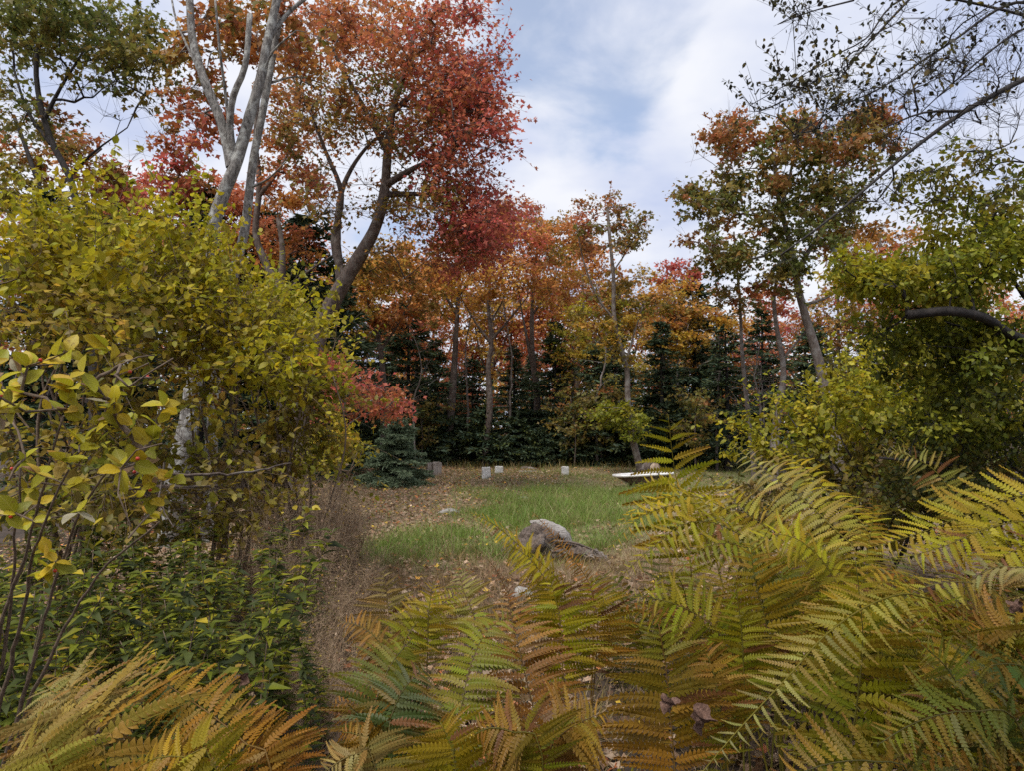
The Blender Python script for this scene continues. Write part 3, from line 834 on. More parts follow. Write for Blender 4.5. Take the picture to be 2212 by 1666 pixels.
def deep_wood():
    kinds = [('gold', {'gold': 5, 'orange': 3, 'olive': 2}, 'golden'), ('rust', {'rust': 5, 'orange': 4, 'crimson': 1}, 'rusty orange'), ('coral', {'coral': 6, 'orange': 3}, 'coral red'), ('olive', {'olive': 6, 'gold': 2, 'orange': 2}, 'olive brown')]
    protos = []
    for nm, mixd, word in kinds:
        st = [([np.array([0, 0, -.05]), np.array([.1, 0, 2.5]), np.array([-.1, .1, 5.0]), np.array([.1, 0, 8.5])], .16, .04),
              ([np.array([.05, 0, 3.2]), np.array([.8, .2, 5.0]), np.array([1.2, .3, 6.8])], .07, .03), ([np.array([0, 0, 3.8]), np.array([-.8, -.2, 5.2]), np.array([-1.3, 0, 6.6])], .06, .03)]
        c = []
        for k in range(70):
            d = nrm(R.normal(size=3)) * R.uniform(.2, 1.1)
            c.append((np.array([d[0] * 2.6, d[1] * 2.2, 6.6 + d[2] * 2.8]), mixd, R.uniform(.5, 1.3)))
        for k in range(8):
            d = nrm(R.normal(size=3))
            c.append((np.array([d[0] * 1.6, d[1] * 1.6, R.uniform(2.2, 4)]), mixd, R.uniform(.4, .8)))
        protos.append(broadleaf('maple_tree', word, 'tree', st, c, M_BARK, .145, per=46, cr=.85, tip=.009, minz=2.6, seg=.4, shoots=(10, .7, 12)))
    spots = [(700, 33, 1, 500), (760, 40, 0, 520), (850, 36, 2, 600), (940, 44, 1, 560), (1000, 42, 2, 700), (1060, 38, 0, 560), (1140, 46, 2, 640), (1200, 40, 1, 520), (1290, 44, 0, 600), (1340, 36, 3, 560), (1420, 40, 1, 600), (1480, 34, 0, 610), (1530, 42, 3, 680), (1590, 34, 1, 690), (1650, 40, 2, 640),
             (1740, 33, 1, 600), (1820, 30, 3, 560), (1950, 32, 1, 540), (2080, 30, 0, 600), (2180, 34, 2, 600), (560, 28, 2, 420), (480, 30, 1, 440), (400, 26, 2, 430), (300, 28, 1, 450), (180, 24, 3, 440), (60, 24, 1, 400), (1240, 50, 2, 700), (900, 52, 0, 690)]
    used = [False] * 4
    near = [(0, 'far behind the shrubs at the left'), (450, 'far behind the grey trunks'), (680, 'deep in the wood left of the tall trunks'), (980, 'deep in the wood behind the tall trunks'), (1230, 'deep in the wood behind the leaning yellow-leaved tree'), (1500, 'deep in the wood left of the pale leaning trunks'), (1720, 'far behind the right hand bushes')]
    for u, Y, k, v in spots:
        g = ground_at(u, Y); sc = (P(u, v, Y)[2] - g[2]) / 9.4
        lab = kinds[k][2] + ' maple ' + [w for q, w in near if q <= u][-1]
        if not used[k]:
            r = protos[k]; used[k] = True
            r.location = g; r.scale = (sc,) * 3; r['label'] = lab; r['group'] = 'maples deep in the wood'
        else:
            dup(protos[k], g, R.uniform(0, 6), sc, lab, 'maples deep in the wood')
    st = [([np.array([0, 0, -.05]), np.array([.05, 0, 1.0]), np.array([-.1, .05, 2.2])], .03, .01)]
    c = []
    for k in range(26):
        d = nrm(R.normal(size=3)) * R.uniform(.2, 1.1)
        c.append((np.array([d[0] * .9, d[1] * .8, 1.6 + d[2] * .9]), {'olive': 6, 'green': 3, 'rust': 2} if k % 2 else {'olive': 5, 'green': 3}, R.uniform(.4, 1.2)))
    for x, y, rz, sc, k, lab in ((.6, -1.6, .4, .85, 0, 'unseen golden maple added behind the viewpoint so that its crown shades the ferns'), (3.4, -.9, 2.0, .8, 3, 'unseen olive brown maple added right of the viewpoint to shade the ferns'), (-3.6, -3.2, 1.0, .9, 1, 'unseen rusty maple added behind the viewpoint at the left for its shade')):
        dup(protos[k], (x, y, 0), rz, sc, lab, 'maples deep in the wood')  # out-of-view maples added round the viewpoint to shade the fern bank
    pr = broadleaf('maple_sapling', 'sapling', 'tree', st, c, M_BARK, .09, per=50, cr=.4, flat=.35, tip=.005, minz=.4, seg=.2, shoots=(14, .5, 8))
    for q, (u, Y, sc, lab) in enumerate(((910, 25.5, 1.1, 'olive sapling at the wood edge behind the tall timber block'), (1240, 25.5, 1.2, 'olive and gold sapling at the wood edge behind the mottled pale block'), (1500, 23, 1.2, 'olive sapling between the bathtub and the broad dark spruce'), (1300, 26, 1.5, 'tall gold flecked sapling left of the leaning yellow-leaved maple'), (1820, 20, 1.6, 'olive sapling at the foot of the tall leaning trunk'))):
        if q == 0:
            pr.location = ground_at(u, Y); pr.scale = (sc,) * 3; pr['label'] = lab; pr['group'] = 'maple saplings along the edge of the wood'
        else:
            dup(pr, ground_at(u, Y), R.uniform(0, 6), sc, lab, 'maple saplings along the edge of the wood')
    # thin bare poles
    for lab, u, Y, v0, w in (('thin pale sapling pole left of the straight dark trunk', 900, 24, 700, .03), ('thin bare pole between the two trunks behind the clearing', 1012, 29, 640, .05), ('thin dead pole left of the pale forked trunk', 1650, 21, 790, .028), ('bare crooked pole left of the tall leaning trunk', 1640, 19.5, 740, .035),
                             ('thin leaning pole right of the bent reddish trunk', 1095, 27, 650, .05), ('slim dark pole left of the leaning yellow-leaved maple', 1290, 26, 620, .05), ('slim grey pole far in the wood at the right of the middle', 1465, 26, 700, .05), ('slim pole beside the golden maple behind the red one', 790, 26, 660, .05), ('slim grey pole right of the leaning yellow-leaved maple', 1545, 24, 660, .045)):
        g = ground_at(u, Y)
        pts = [g, P(u + R.normal() * 6, 880, Y), P(u + R.normal() * 12, (880 + v0) / 2, Y), P(u + R.normal() * 22, v0, Y)]
        pts[1][2] = max(pts[1][2], g[2] + 1.2)
        root = thing('dead_tree', g, lab, 'tree', None)
        b = Buf(); p = resample(pts, .3); p[1:] += R.normal(size=(len(p) - 1, 3)) * .015
        tube(b, p, np.linspace(w * 1.2, w * .4, len(p)), 7); b.obj('trunk', M_PALEBARK, root, g, True)
        b = Buf(); n = 26
        q = R.integers(len(p) // 3, len(p), n)
        A = p[q]; B = A + nrm(rv(n) * np.array([1, 1, .4]) + np.array([0, 0, .2])) * R.uniform(.3, 1.1, (n, 1))
        twigs(b, A, B, w * .25, .004)
        q2 = R.integers(0, n, 40); t = R.uniform(.3, .9, (40, 1)); C = A[q2] * (1 - t) + B[q2] * t
        twigs(b, C, C + rv(40) * R.uniform(.15, .5, (40, 1)), .006, .003)
        b.obj('limbs', M_PALEBARK, root, g)['kind'] = 'stuff'
deep_wood()

def far_wood():
    """The wood goes on behind: one mass of leaves and dark needles with nothing in it to count."""
    n = 90000
    x = R.uniform(-75, 75, n); y = 54 + R.uniform(0, 14, n)
    top = 6.3 + 1.6 * np.sin(x * .55 + 1.0) + 1.3 * np.sin(x * 1.27 + 2.0) + .9 * np.sin(x * 2.9) + R.normal(size=n) * .5
    z = gz(x, y) + np.clip(top, 2.5, 11) * R.uniform(0, 1, n) ** .75
    sel = np.sin(x * .9 + 3) + np.sin(x * 2.3 + y * .5) + R.normal(size=n) * .6
    col = np.where((sel > .7)[:, None], pick({'rust': 3, 'orange': 3, 'gold': 2, 'olive': 2}, n), np.where((sel > -.2)[:, None], pick({'olive': 5, 'green': 4}, n), pick({'spruce': 1}, n)))
    b = Buf()
    leaves(b, T_MAPLE, np.stack([x, y, z], 1), rv(n) + np.array([0, 0, -.3]), rv(n), R.uniform(.22, .5, n), col)
    tag(b.obj('far_wood', M_LEAF), kind='stuff')
far_wood()

# ------------------------------------------------------------------ spruces
def spruce_mesh(h, wid, nwh, mixd, blade, width, dens=1.0, low=0.06, bare_low=0.0, per_whorl=7, gaps=0.0):
    tb, nb = Buf(), Buf()
    tube(tb, resample([(0, 0, -.05), (0.03, 0, h * .5), (0, 0, h)], h / 14), np.linspace(h * .017 + .01, .006, len(resample([(0, 0, -.05), (0.03, 0, h * .5), (0, 0, h)], h / 14))), 8)
    for i in range(nwh):
        t = low + (1 - low) * (i / nwh) ** 0.95
        z = h * t
        L0 = wid * ((1 - t) ** 0.75) * min(1.0, 0.7 + t * 3) + 0.05 * wid
        for q in range(per_whorl):
            a = R.uniform(0, 6.283)
            L = L0 * (R.uniform(.35, 1.2) if R.uniform() < .8 else R.uniform(1.1, 1.45))
            if R.uniform() < gaps or (t < bare_low and R.uniform() < .6): continue
            dirv = np.array([math.cos(a), math.sin(a), 0])
            n = max(4, int(L / (h * .03)) + 2)
            s = np.linspace(0, 1, n)[:, None]
            rise = R.uniform(.02, .28) * (0.4 + t)
            p = np.array([0, 0, z + R.uniform(-.5, .5) * h / nwh]) + dirv * L * s + np.array([0, 0, 1]) * (L * (rise * s - .42 * (1 - .7 * t) * s ** 2 + .12 * s ** 4))
            tube(tb, p, np.linspace(.008 + .006 * L, .003, n), 3, cap=False)
            side = np.array([-dirv[1], dirv[0], 0])
            # side twigs with needles
            m = int(max(6, L / (blade * .33)) * dens * 2.2)
            tt = R.uniform(.12, 1.02, m)
            A = np.stack([np.interp(tt, s[:, 0], p[:, k]) for k in range(3)], 1)
            sg = R.choice([-1, 1], m)[:, None]
            tl = (L * .42 * (1.05 - tt) + blade * .8)[:, None] * R.uniform(.5, 1.1, (m, 1))
            td = nrm(side * sg + dirv * R.uniform(.5, 1.0, (m, 1)) + np.array([0, 0, -.22]) + R.normal(size=(m, 3)) * .15)
            k = max(2, int(3.2 * dens))
            for w in range(k):
                f = R.uniform(0, 1, (m, 1)) if w else np.full((m, 1), .0)
                pos = A + td * tl * f
                d = td + rv(m) * .55 + np.array([0, 0, .05])
                col = pick(mixd, m, jit=.2)
                leaves(nb, T_NEEDLE, pos, d, rv(m) * .8 + np.array([0, 0, .8]), blade * R.uniform(.7, 1.3, m), col, wid=width * R.uniform(.7, 1.3, m))
    # leader
    m = 14
    leaves(nb, T_NEEDLE, np.stack([np.zeros(m), np.zeros(m), h * R.uniform(.93, 1.0, m)], 1), rv(m) * .5 + np.array([0, 0, 1.0]), rv(m), blade, pick(mixd, m), wid=width)
    return tb, nb

def spruces():
    protos = []
    for h, w, nw in ((8.0, 1.7, 26), (6.0, 1.7, 20), (9.5, 1.8, 30)):
        tb, nb = spruce_mesh(h, w, nw, {'spruce': 5, 'deep': 1}, .22, .06, 1.0, gaps=.22, per_whorl=8, bare_low=.25)
        root = thing('spruce_tree', (0, 0, 0), 'x', 'tree', None)
        tb.obj('trunk', M_DARKBARK, root, smooth=True)
        o = nb.obj('needles', M_NEEDLE, root); o['kind'] = 'stuff'
        protos.append((root, h))
    spots = [  # u, depth, top v, label
        (735, 22, 590, 'dark spruce behind the red maple trunk'),
        (880, 27, 645, 'dark spruce behind and left of the pale stone blocks'),
        (820, 30, 680, 'dark spruce deep between the yellow maple and the tall trunks'),
        (940, 30, 730, 'short dark spruce between the two leftmost tall trunks'),
        (1020, 31, 770, 'low dark spruce left of the bent reddish trunk'),
        (1110, 28, 745, 'bluish dark spruce right of the bent reddish trunk'),
        (1200, 29, 690, 'tall narrow dark spruce right of the twin-stemmed maple'),
        (1290, 27, 735, 'low dark spruce left of the leaning yellow-leaved maple'),
        (1330, 31, 690, 'dark spruce behind the leaning yellow-leaved maple'),
        (1430, 25, 690, 'broad dark spruce right of the leaning yellow-leaved maple'),
        (1500, 28, 600, 'tallest dark spruce, pointing at the open sky right of the middle'),
        (1570, 24, 680, 'dark spruce behind the thin wavy trunk'),
        (1650, 27, 660, 'dark spruce behind the pale forked trunk'),
        (1760, 25, 700, 'dark spruce behind the tall leaning trunk at the right'),
        (1880, 28, 720, 'dark spruce half hidden behind the bush at the right'),
        (560, 21, 440, 'dark spruce showing behind the two grey trunks'),
        (660, 20, 450, 'dark spruce between the grey trunks and the red maple trunk'),
        (430, 19, 400, 'dark spruce left of the grey forked trunk'),
        (90, 13, 400, 'near black spruce behind the yellow shrub at the left edge'),
        (240, 15, 450, 'near black spruce above the yellow shrub at the left'),
        (1150, 34, 760, 'dark spruce far back behind the twin-stemmed maple'),
        (980, 36, 800, 'dark spruce far back behind the leftmost tall trunk'),
    ]
    for i, (u, Y, v, lab) in enumerate(spots):
        g = ground_at(u, Y); top = P(u, v, Y)[2]
        root, h = protos[i % 3]
        if i < 3:
            root['label'] = lab; root.location = g; s = (top - g[2]) / h; root.scale = (s * 1.1, s * 1.1, s); root.rotation_euler = (0, 0, R.uniform(0, 6))
            root['group'] = 'dark spruces in the wood'
        else:
            s = (top - g[2]) / h
            r = dup(root, g, R.uniform(0, 6), 1, lab, 'dark spruces in the wood')
            wd = np.clip(s, .75, 1.4) ** .5 * s ** .5
            r.scale = (wd * 1.15, wd * 1.15, s)
    # low dark seedlings along the edge of the wood
    tb, nb = spruce_mesh(1.6, .95, 12, {'spruce': 3, 'deep': 1}, .14, .05, 1.0, low=.04)
    root = thing('spruce_sapling', (0, 0, 0), 'dark green spruce sapling crowding the edge of the wood', 'tree', 'spruce saplings along the edge of the wood')
    tb.obj('trunk', M_DARKBARK, root, smooth=True)
    o = nb.obj('needles', M_NEEDLE, root); o['kind'] = 'stuff'
    first = True
    for u in np.linspace(740, 1640, 26):
        uu = u + R.uniform(-18, 18); Y = R.uniform(25.5, 29)
        g = ground_at(uu, Y)
        sc = R.uniform(.75, 1.8)
        lab = ('knee-high' if sc < 1.05 else 'waist-high' if sc < 1.4 else 'man-high') + ' dark spruce sapling ' + [w for q, w in ((0, 'behind the small blue spruce'), (900, 'behind the tall timber block'), (985, 'behind the streaked pale block'), (1080, 'behind the low flat stones'), (1190, 'behind the mottled pale block'), (1290, 'behind the bathtub'), (1440, 'at the wood edge behind the tall fern'), (1560, 'at the wood edge behind the light green shrub')) if q <= uu][-1]
        if first:
            root.location = g; root.scale = (sc,) * 3; root['label'] = lab; first = False
        else:
            dup(root, g, R.uniform(0, 6), sc, lab)
    # the small blue spruce on the lawn
    tb, nb = spruce_mesh(1.80, .95, 18, {'blue': 1}, .085, .016, 2.0, low=.1, per_whorl=9)
    g = ground_at(858, 17.2)
    root = thing('blue_spruce', g, 'small bushy blue spruce on a bare stem at the left of the clearing', 'tree')
    tb.obj('trunk', M_DARKBARK, root, smooth=True)
    o = nb.obj('needles', M_NEEDLE, root); o['kind'] = 'stuff'
spruces()

# ------------------------------------------------------------------ near shrubs
def leaf_piece_meshes():
    """Single large leaves for the nearest twigs: a pointed oval with midrib fold and curl."""
    out = []
    for k in range(4):
        curl = (-.12, .1, -.25, .02)[k]; fold = (.07, .12, .04, .15)[k]
        n = 6
        y = np.linspace(0, 1, n + 1)
        w = .31 * np.sin(np.pi * y ** .85) ** .8
        z = curl * (y - .3) ** 2 * 2
        V = []; F = []
        for i in range(n + 1):
            jag = 1 + .06 * ((i % 2) * 2 - 1)
            V += [(-w[i] * jag, y[i], z[i] + fold * w[i] / .31), (0, y[i], z[i]), (w[i] * jag, y[i], z[i] + fold * w[i] / .31)]
        for i in range(n):
            a = i * 3
            F += [(a, a + 1, a + 4, a + 3), (a + 1, a + 2, a + 5, a + 4)]
        b = Buf(); b.add(V, F)
        out.append(b.mesh('leaf', M_BIGLEAF, smooth=True))
    return out
LEAFM = leaf_piece_meshes()

def basis(pos, d, nor, s):
    Y = Vector(d).normalized(); Z = Vector(nor); Z = (Z - Y * Z.dot(Y)).normalized(); X = Y.cross(Z)
    m = Matrix(((X.x * s, Y.x * s, Z.x * s, pos[0]), (X.y * s, Y.y * s, Z.y * s, pos[1]), (X.z * s, Y.z * s, Z.z * s, pos[2]), (0, 0, 0, 1)))
    return m

def piece(name, me, parent, m, color):
    o = bpy.data.objects.new(name, me)
    COL.objects.link(o)
    o.parent = parent
    o.matrix_local = m
    o.color = (*color, 1)
    return o

def shrub_fan(u, Y, n, top, spread, r=.018):
    g = ground_at(u, Y)
    s = []
    for i in range(n):
        uu, vv = top[0] + R.normal() * spread, top[1] + R.uniform(0, 1) * spread
        e = P(uu, vv, Y + R.normal() * .35)
        b = g + np.array([R.normal() * .14, R.normal() * .14, 0])
        m1 = b * .7 + e * .3 + np.array([R.normal() * .1, R.normal() * .1, .15])
        m2 = b * .35 + e * .65 + np.array([R.normal() * .12, R.normal() * .12, .12])
        s.append(([b, m1, m2, e], r * R.uniform(.7, 1.3), .006))
    return s

def near_shrubs():
    ll = {'lime': 5, 'citron': 4, 'olive': 1}; lc = {'citron': 5, 'lime': 4}; lo = {'lime': 4, 'olive': 4, 'gold': 1}
    # tall mass at the left
    s = shrub_fan(130, 4.8, 11, (160, 560), 130)
    c = blob(150, 560, 170, 100, 4.8, .8, 70, ll) + blob(60, 500, 90, 60, 5.2, .6, 24, ll) + blob(270, 590, 140, 90, 5.0, .7, 52, ll)
    c += blob(150, 740, 190, 120, 4.6, .7, 64, lo) + blob(330, 490, 100, 45, 5.4, .5, 20, lc) + blob(150, 900, 190, 110, 4.6, .6, 46, lo) + blob(170, 1060, 200, 80, 4.3, .6, 40, {'olive': 6, 'lime': 3, 'deep': 3}, .6)
    c = [q for q in c if gap(q[0]) > -.5]
    broadleaf('holly_shrub', 'tall yellow green shrub filling the left edge', 'shrub', s, c, M_TWIG, .057, T=T_OVAL, per=30, cr=.21, flat=.8, seg=.12, tip=.0022, minz=.3, wander=.14, subs=6, shoots=(210, .68, 15))
    s = shrub_fan(470, 5.6, 9, (430, 640), 90)
    c = blob(430, 640, 120, 90, 5.6, .7, 52, ll) + blob(530, 750, 130, 100, 5.4, .7, 60, ll) + blob(380, 790, 130, 100, 5.6, .6, 42, lo) + blob(430, 930, 160, 90, 5.4, .6, 42, lo) + blob(460, 580, 40, 40, 5.4, .3, 8, lc)
    c += blob(430, 1070, 170, 90, 4.9, .5, 46, {'olive': 6, 'lime': 3, 'brown': 1}, .6)
    c = [q for q in c if gap(q[0]) > -.5]
    broadleaf('holly_shrub', 'yellow green shrub around the foot of the grey forked trunk', 'shrub', s, c, M_TWIG, .058, T=T_OVAL, per=25, cr=.2, flat=.8, seg=.12, tip=.0026, minz=.3, wander=.16, subs=6, shoots=(190, .68, 13))
    s = shrub_fan(640, 6.4, 9, (630, 760), 70)
    c = blob(620, 700, 80, 50, 6.4, .6, 28, {'citron': 4, 'lime': 4}) + blob(640, 800, 90, 80, 6.4, .6, 34, ll) + blob(670, 910, 80, 80, 6.2, .6, 30, lo) + blob(600, 970, 130, 70, 6.2, .5, 36, {'olive': 4, 'lime': 4}) + blob(550, 670, 70, 40, 6.4, .4, 14, lc)
    c += blob(600, 1060, 120, 60, 5.8, .5, 30, {'olive': 5, 'lime': 2, 'brown': 2}, .6)
    c = [q for q in c if gap(q[0]) > -.5]
    broadleaf('holly_shrub', 'yellow leaved shrub below the red maple trunk', 'shrub', s, c, M_TWIG, .062, T=T_OVAL, per=36, cr=.22, flat=.8, seg=.12, tip=.0026, minz=.3, wander=.14, subs=6, shoots=(150, .65, 13))
    s = shrub_fan(725, 10.5, 6, (735, 960), 28)
    c = blob(733, 960, 42, 50, 10.5, .5, 22, {'citron': 4, 'lime': 4, 'gold': 2}) + blob(690, 990, 60, 40, 10, .5, 14, {'lime': 4, 'olive': 4})
    broadleaf('small_shrub', 'small bright yellow shrub just left of the blue spruce', 'shrub', s, c, M_TWIG, .06, T=T_OVAL, per=55, cr=.25, flat=.7, seg=.15, tip=.003, minz=.2, subs=5, shoots=(20, .4, 10))
    # the nearest twigs, leaf by leaf
    root = thing('holly_shrub', ground_at(-60, 1.75), 'nearest shrub at the left with large yellow leaves and red berries', 'shrub')
    base = np.array(root.location)
    tw = Buf(); st = Buf()
    stems = [line([1.8, 1.7, 1.6, 1.5], (-60, 1750), (-20, 1400), (60, 1150), (130, 900), (65, 800)), line([1.8, 1.65, 1.5, 1.45], (-40, 1700), (60, 1300), (110, 1120), (170, 980), (230, 850)),
             line([1.8, 1.7, 1.6, 1.55], (-20, 1750), (120, 1350), (230, 1100), (330, 980), (430, 930)), line([1.8, 1.7, 1.55], (-60, 1700), (10, 1300), (20, 1000), (30, 850)),
             line([1.8, 1.75, 1.7, 1.65], (0, 1750), (80, 1450), (200, 1240), (330, 1120), (360, 1060)), line([1.75, 1.7, 1.7], (-30, 1500), (10, 1330), (60, 1210), (130, 1200))]
    rose = [P(R.uniform(-30, 380), R.uniform(730, 1150), R.uniform(1.3, 1.75)) for _ in range(46)]
    rose += [P(u, v, 1.5) for u, v in ((60, 790), (45, 850), (255, 810), (230, 750), (230, 905), (180, 960), (330, 950), (300, 1000), (120, 1215), (100, 1240))]
    ends = []
    for p, r, is_stem in skeleton([(q, .0075, .0025) for q in stems], rose, .05, .10, .10, .0016, -9, .5):
        tube(st if is_stem else tw, p + (np.cumsum(R.normal(size=p.shape) * .003, 0) if is_stem else 0), r, 6 if is_stem else 5)
        if not is_stem:
            ends.append((p[max(0, len(p) - 4)], p[-1]))
    st.obj('stems', M_TWIG, root, base, True)
    tw.obj('twigs', M_TWIG, root, base, True)['kind'] = 'stuff'
    n = 0
    for a, b in ends:
        for k in range(R.integers(4, 8)):
            t = R.uniform(.25, 1.0) if k > 2 else 1.0
            pos = a + (b - a) * t
            d = nrm(nrm(b - a) * .45 + rv(1)[0] * .9 + np.array([0, 0, .1]))
            nor = nrm(rv(1)[0] * .6 + np.array([0, -.6, .8]))
            mx = {'citron': 5, 'gold': 1, 'lime': 3} if R.uniform() < .94 else {'brown': 1}
            c = pick(mx, 1, jit=.12)[0]
            if R.uniform() < .03: c = np.array([.5, .46, .33])
            piece('leaf', LEAFM[R.integers(0, 4)], root, basis(pos - base, d, nor, R.uniform(.026, .056)), c)
            n += 1
            if n >= 240: break
        if n >= 240: break
    # berries
    me = bpy.data.meshes.new('berry')
    import bmesh
    bm = bmesh.new(); bmesh.ops.create_icosphere(bm, subdivisions=2, radius=.0042); bm.to_mesh(me); bm.free()
    me.materials.append(rough_mat('berry_red', (.45, .03, .015), (.55, .05, .02), bump=0, rough=.25, spec=.5))
    for a, b in ends[::4]:
        o = bpy.data.objects.new('berry', me); COL.objects.link(o); o.parent = root
        o.location = a + (b - a) * .35 + R.normal(size=3) * .006 - base
near_shrubs()

def right_bushes():
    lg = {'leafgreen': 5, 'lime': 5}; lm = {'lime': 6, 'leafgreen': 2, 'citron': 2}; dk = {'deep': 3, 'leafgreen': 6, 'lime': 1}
    # the overhanging apple-like tree, trunk outside the picture at the right
    Y = 4.4
    g = ground_at(2480, 4.6)
    s = [([g] + line([4.6, 4.6, 4.6, 4.7], (2480, 1100), (2440, 800), (2400, 450), (2350, 160)), .10, .05),
         (line([4.6, 4.3, 4.1, 3.9, 3.7, 3.6], (2400, 480), (2212, 170), (2084, 240), (1957, 333), (1807, 460), (1687, 550))[1:], .020, .005),
         (line([4.1, 4.0, 3.9], (2083, 240), (1994, 243), (1907, 277)), .011, .004),
         (line([4.6, 4.5, 4.3, 4.2, 4.1, 4.0], (2350, 160), (2215, 5), (2040, 100), (1907, 187), (1807, 233), (1714, 297)), .015, .003),
         (line([4.7, 4.5, 4.3, 4.2, 4.1, 4.0], (2330, 60), (1985, -10), (1870, 83), (1807, 117), (1720, 170), (1620, 227)), .012, .0025),
         (line([4.5, 4.3, 4.2, 4.1], (2000, -40), (1900, 67), (1817, 167), (1760, 285)), .011, .003),
         (line([4.7, 4.4, 4.2, 4.1], (2300, -80), (1844, 0), (1750, 25), (1680, 52))[1:], .007, .003),
         (line([4.5, 4.4, 4.3, 4.2], (2330, 60), (2215, 60), (2080, 160), (1960, 270)), .011, .003),
         (line([4.6, 4.5, 4.3, 4.2], (2400, 450), (2212, 350), (2100, 380), (2000, 440)), .010, .003),
         (line([4.6, 4.2, 4.0, 3.9, 3.9], (2440, 800), (2212, 735), (2130, 688), (2050, 672), (1960, 680)), .04, .028),
         (line([4.6, 4.4, 4.3, 4.2], (2440, 850), (2212, 640), (2180, 560), (2100, 480)), .03, .006),
         (line([4.6, 4.4, 4.4, 4.3], (2470, 1000), (2212, 1040), (2080, 1010), (1900, 990)), .03, .008),
         (line([4.6, 4.5, 4.5], (2470, 1050), (2150, 1080), (1950, 1080)), .022, .006)]
    c = []
    PAL['shade'] = [(.05, .052, .03), (.04, .045, .028), (.065, .06, .03), (.05, .04, .03)]  # twig leaves coloured near black, imitating silhouettes against the bright sky
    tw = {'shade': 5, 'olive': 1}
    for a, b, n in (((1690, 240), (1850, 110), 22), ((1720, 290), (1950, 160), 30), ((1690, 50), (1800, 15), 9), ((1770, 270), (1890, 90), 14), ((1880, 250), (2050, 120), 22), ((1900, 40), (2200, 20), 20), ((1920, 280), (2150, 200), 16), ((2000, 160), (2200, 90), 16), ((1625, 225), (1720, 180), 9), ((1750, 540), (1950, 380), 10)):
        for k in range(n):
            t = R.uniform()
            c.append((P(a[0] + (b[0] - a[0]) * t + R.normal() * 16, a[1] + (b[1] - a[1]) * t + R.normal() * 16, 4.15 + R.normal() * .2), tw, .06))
    bare = [P(R.uniform(1950, 2212), R.uniform(60, 330), 4.3 + R.normal() * .2) for _ in range(90)]
    c += blob(2080, 400, 140, 80, 4.4, .5, 46, {'olive': 4, 'leafgreen': 3, 'deep': 2}, .45)
    c += blob(2120, 530, 130, 80, 4.4, .6, 52, lg) + blob(1990, 610, 130, 60, 4.3, .6, 46, lg) + blob(1870, 590, 90, 40, 4.3, .4, 18, lm) + blob(2130, 780, 120, 90, 4.5, .6, 56, {'leafgreen': 5, 'deep': 3})
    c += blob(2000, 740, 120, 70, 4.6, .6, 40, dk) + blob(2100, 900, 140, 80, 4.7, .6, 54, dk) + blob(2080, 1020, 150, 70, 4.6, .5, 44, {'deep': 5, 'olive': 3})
    broadleaf('apple_tree', 'dark limbed tree leaning in from the right edge with twigs across the sky', 'tree', s, c, M_DARKBARK, .034, T=T_OVAL, per=96, cr=.18, flat=.9, seg=.12, tip=.0022, minz=.9, wander=.12, subs=6, base=g, bare=bare, shoots=(90, .3, 11))
    s = shrub_fan(1860, 6.2, 9, (1850, 900), 110)
    c = blob(1700, 930, 110, 60, 6.2, .6, 44, {'lime': 5, 'citron': 2, 'leafgreen': 2}) + blob(1850, 880, 120, 80, 6.3, .7, 56, lm) + blob(1980, 860, 120, 80, 6.2, .6, 40, lm) + blob(1800, 1010, 150, 70, 6.2, .6, 50, {'lime': 3, 'olive': 4})
    c += blob(1990, 1000, 140, 70, 6.0, .6, 44, {'leafgreen': 3, 'olive': 4, 'deep': 2}) + blob(1610, 900, 24, 30, 6.0, .2, 5, {'lime': 5, 'citron': 2}) + blob(1750, 1110, 190, 60, 5.6, .6, 50, {'olive': 5, 'deep': 3, 'brown': 1}, .7)
    c = [q for q in c if gap(q[0]) > -1.5]
    broadleaf('leafy_shrub', 'light yellow green shrub behind the ferns at the right', 'shrub', s, c, M_DARKBARK, .052, T=T_OVAL, per=46, cr=.23, flat=.8, seg=.12, tip=.0024, minz=.3, wander=.14, subs=6, shoots=(170, .45, 13))
    s = shrub_fan(2060, 8.0, 8, (2040, 780), 90)
    c = blob(1960, 780, 120, 80, 8, .8, 44, lm) + blob(2120, 720, 120, 90, 8, .8, 44, lg) + blob(2100, 880, 140, 90, 8, .8, 44, lg) + blob(2060, 980, 170, 60, 8, .8, 40, dk)
    c = [q for q in c if gap(q[0]) > -.5]
    broadleaf('leafy_shrub', 'green shrub standing behind the light one at the right edge', 'shrub', s, c, M_DARKBARK, .058, T=T_OVAL, per=50, cr=.32, flat=.7, seg=.15, tip=.003, minz=.3, wander=.14, subs=6, shoots=(60, .5, 12))
    s = shrub_fan(2180, 5.4, 9, (2130, 1010), 90)
    c = blob(2110, 1060, 150, 80, 5.4, .6, 60, {'leafgreen': 4, 'olive': 3, 'deep': 3}) + blob(2220, 980, 90, 90, 5.4, .5, 30, {'leafgreen': 4, 'deep': 3}) + blob(1960, 1110, 110, 50, 5.2, .4, 26, {'olive': 5, 'leafgreen': 3})
    c = [q for q in c if gap(q[0]) > -.5]
    broadleaf('leafy_shrub', 'dark tangled shrub low behind the ferns at the right edge', 'shrub', s, c, M_DARKBARK, .05, T=T_OVAL, per=42, cr=.25, flat=.8, seg=.12, tip=.003, minz=.1, wander=.18, subs=6, shoots=(90, .4, 10))
right_bushes()

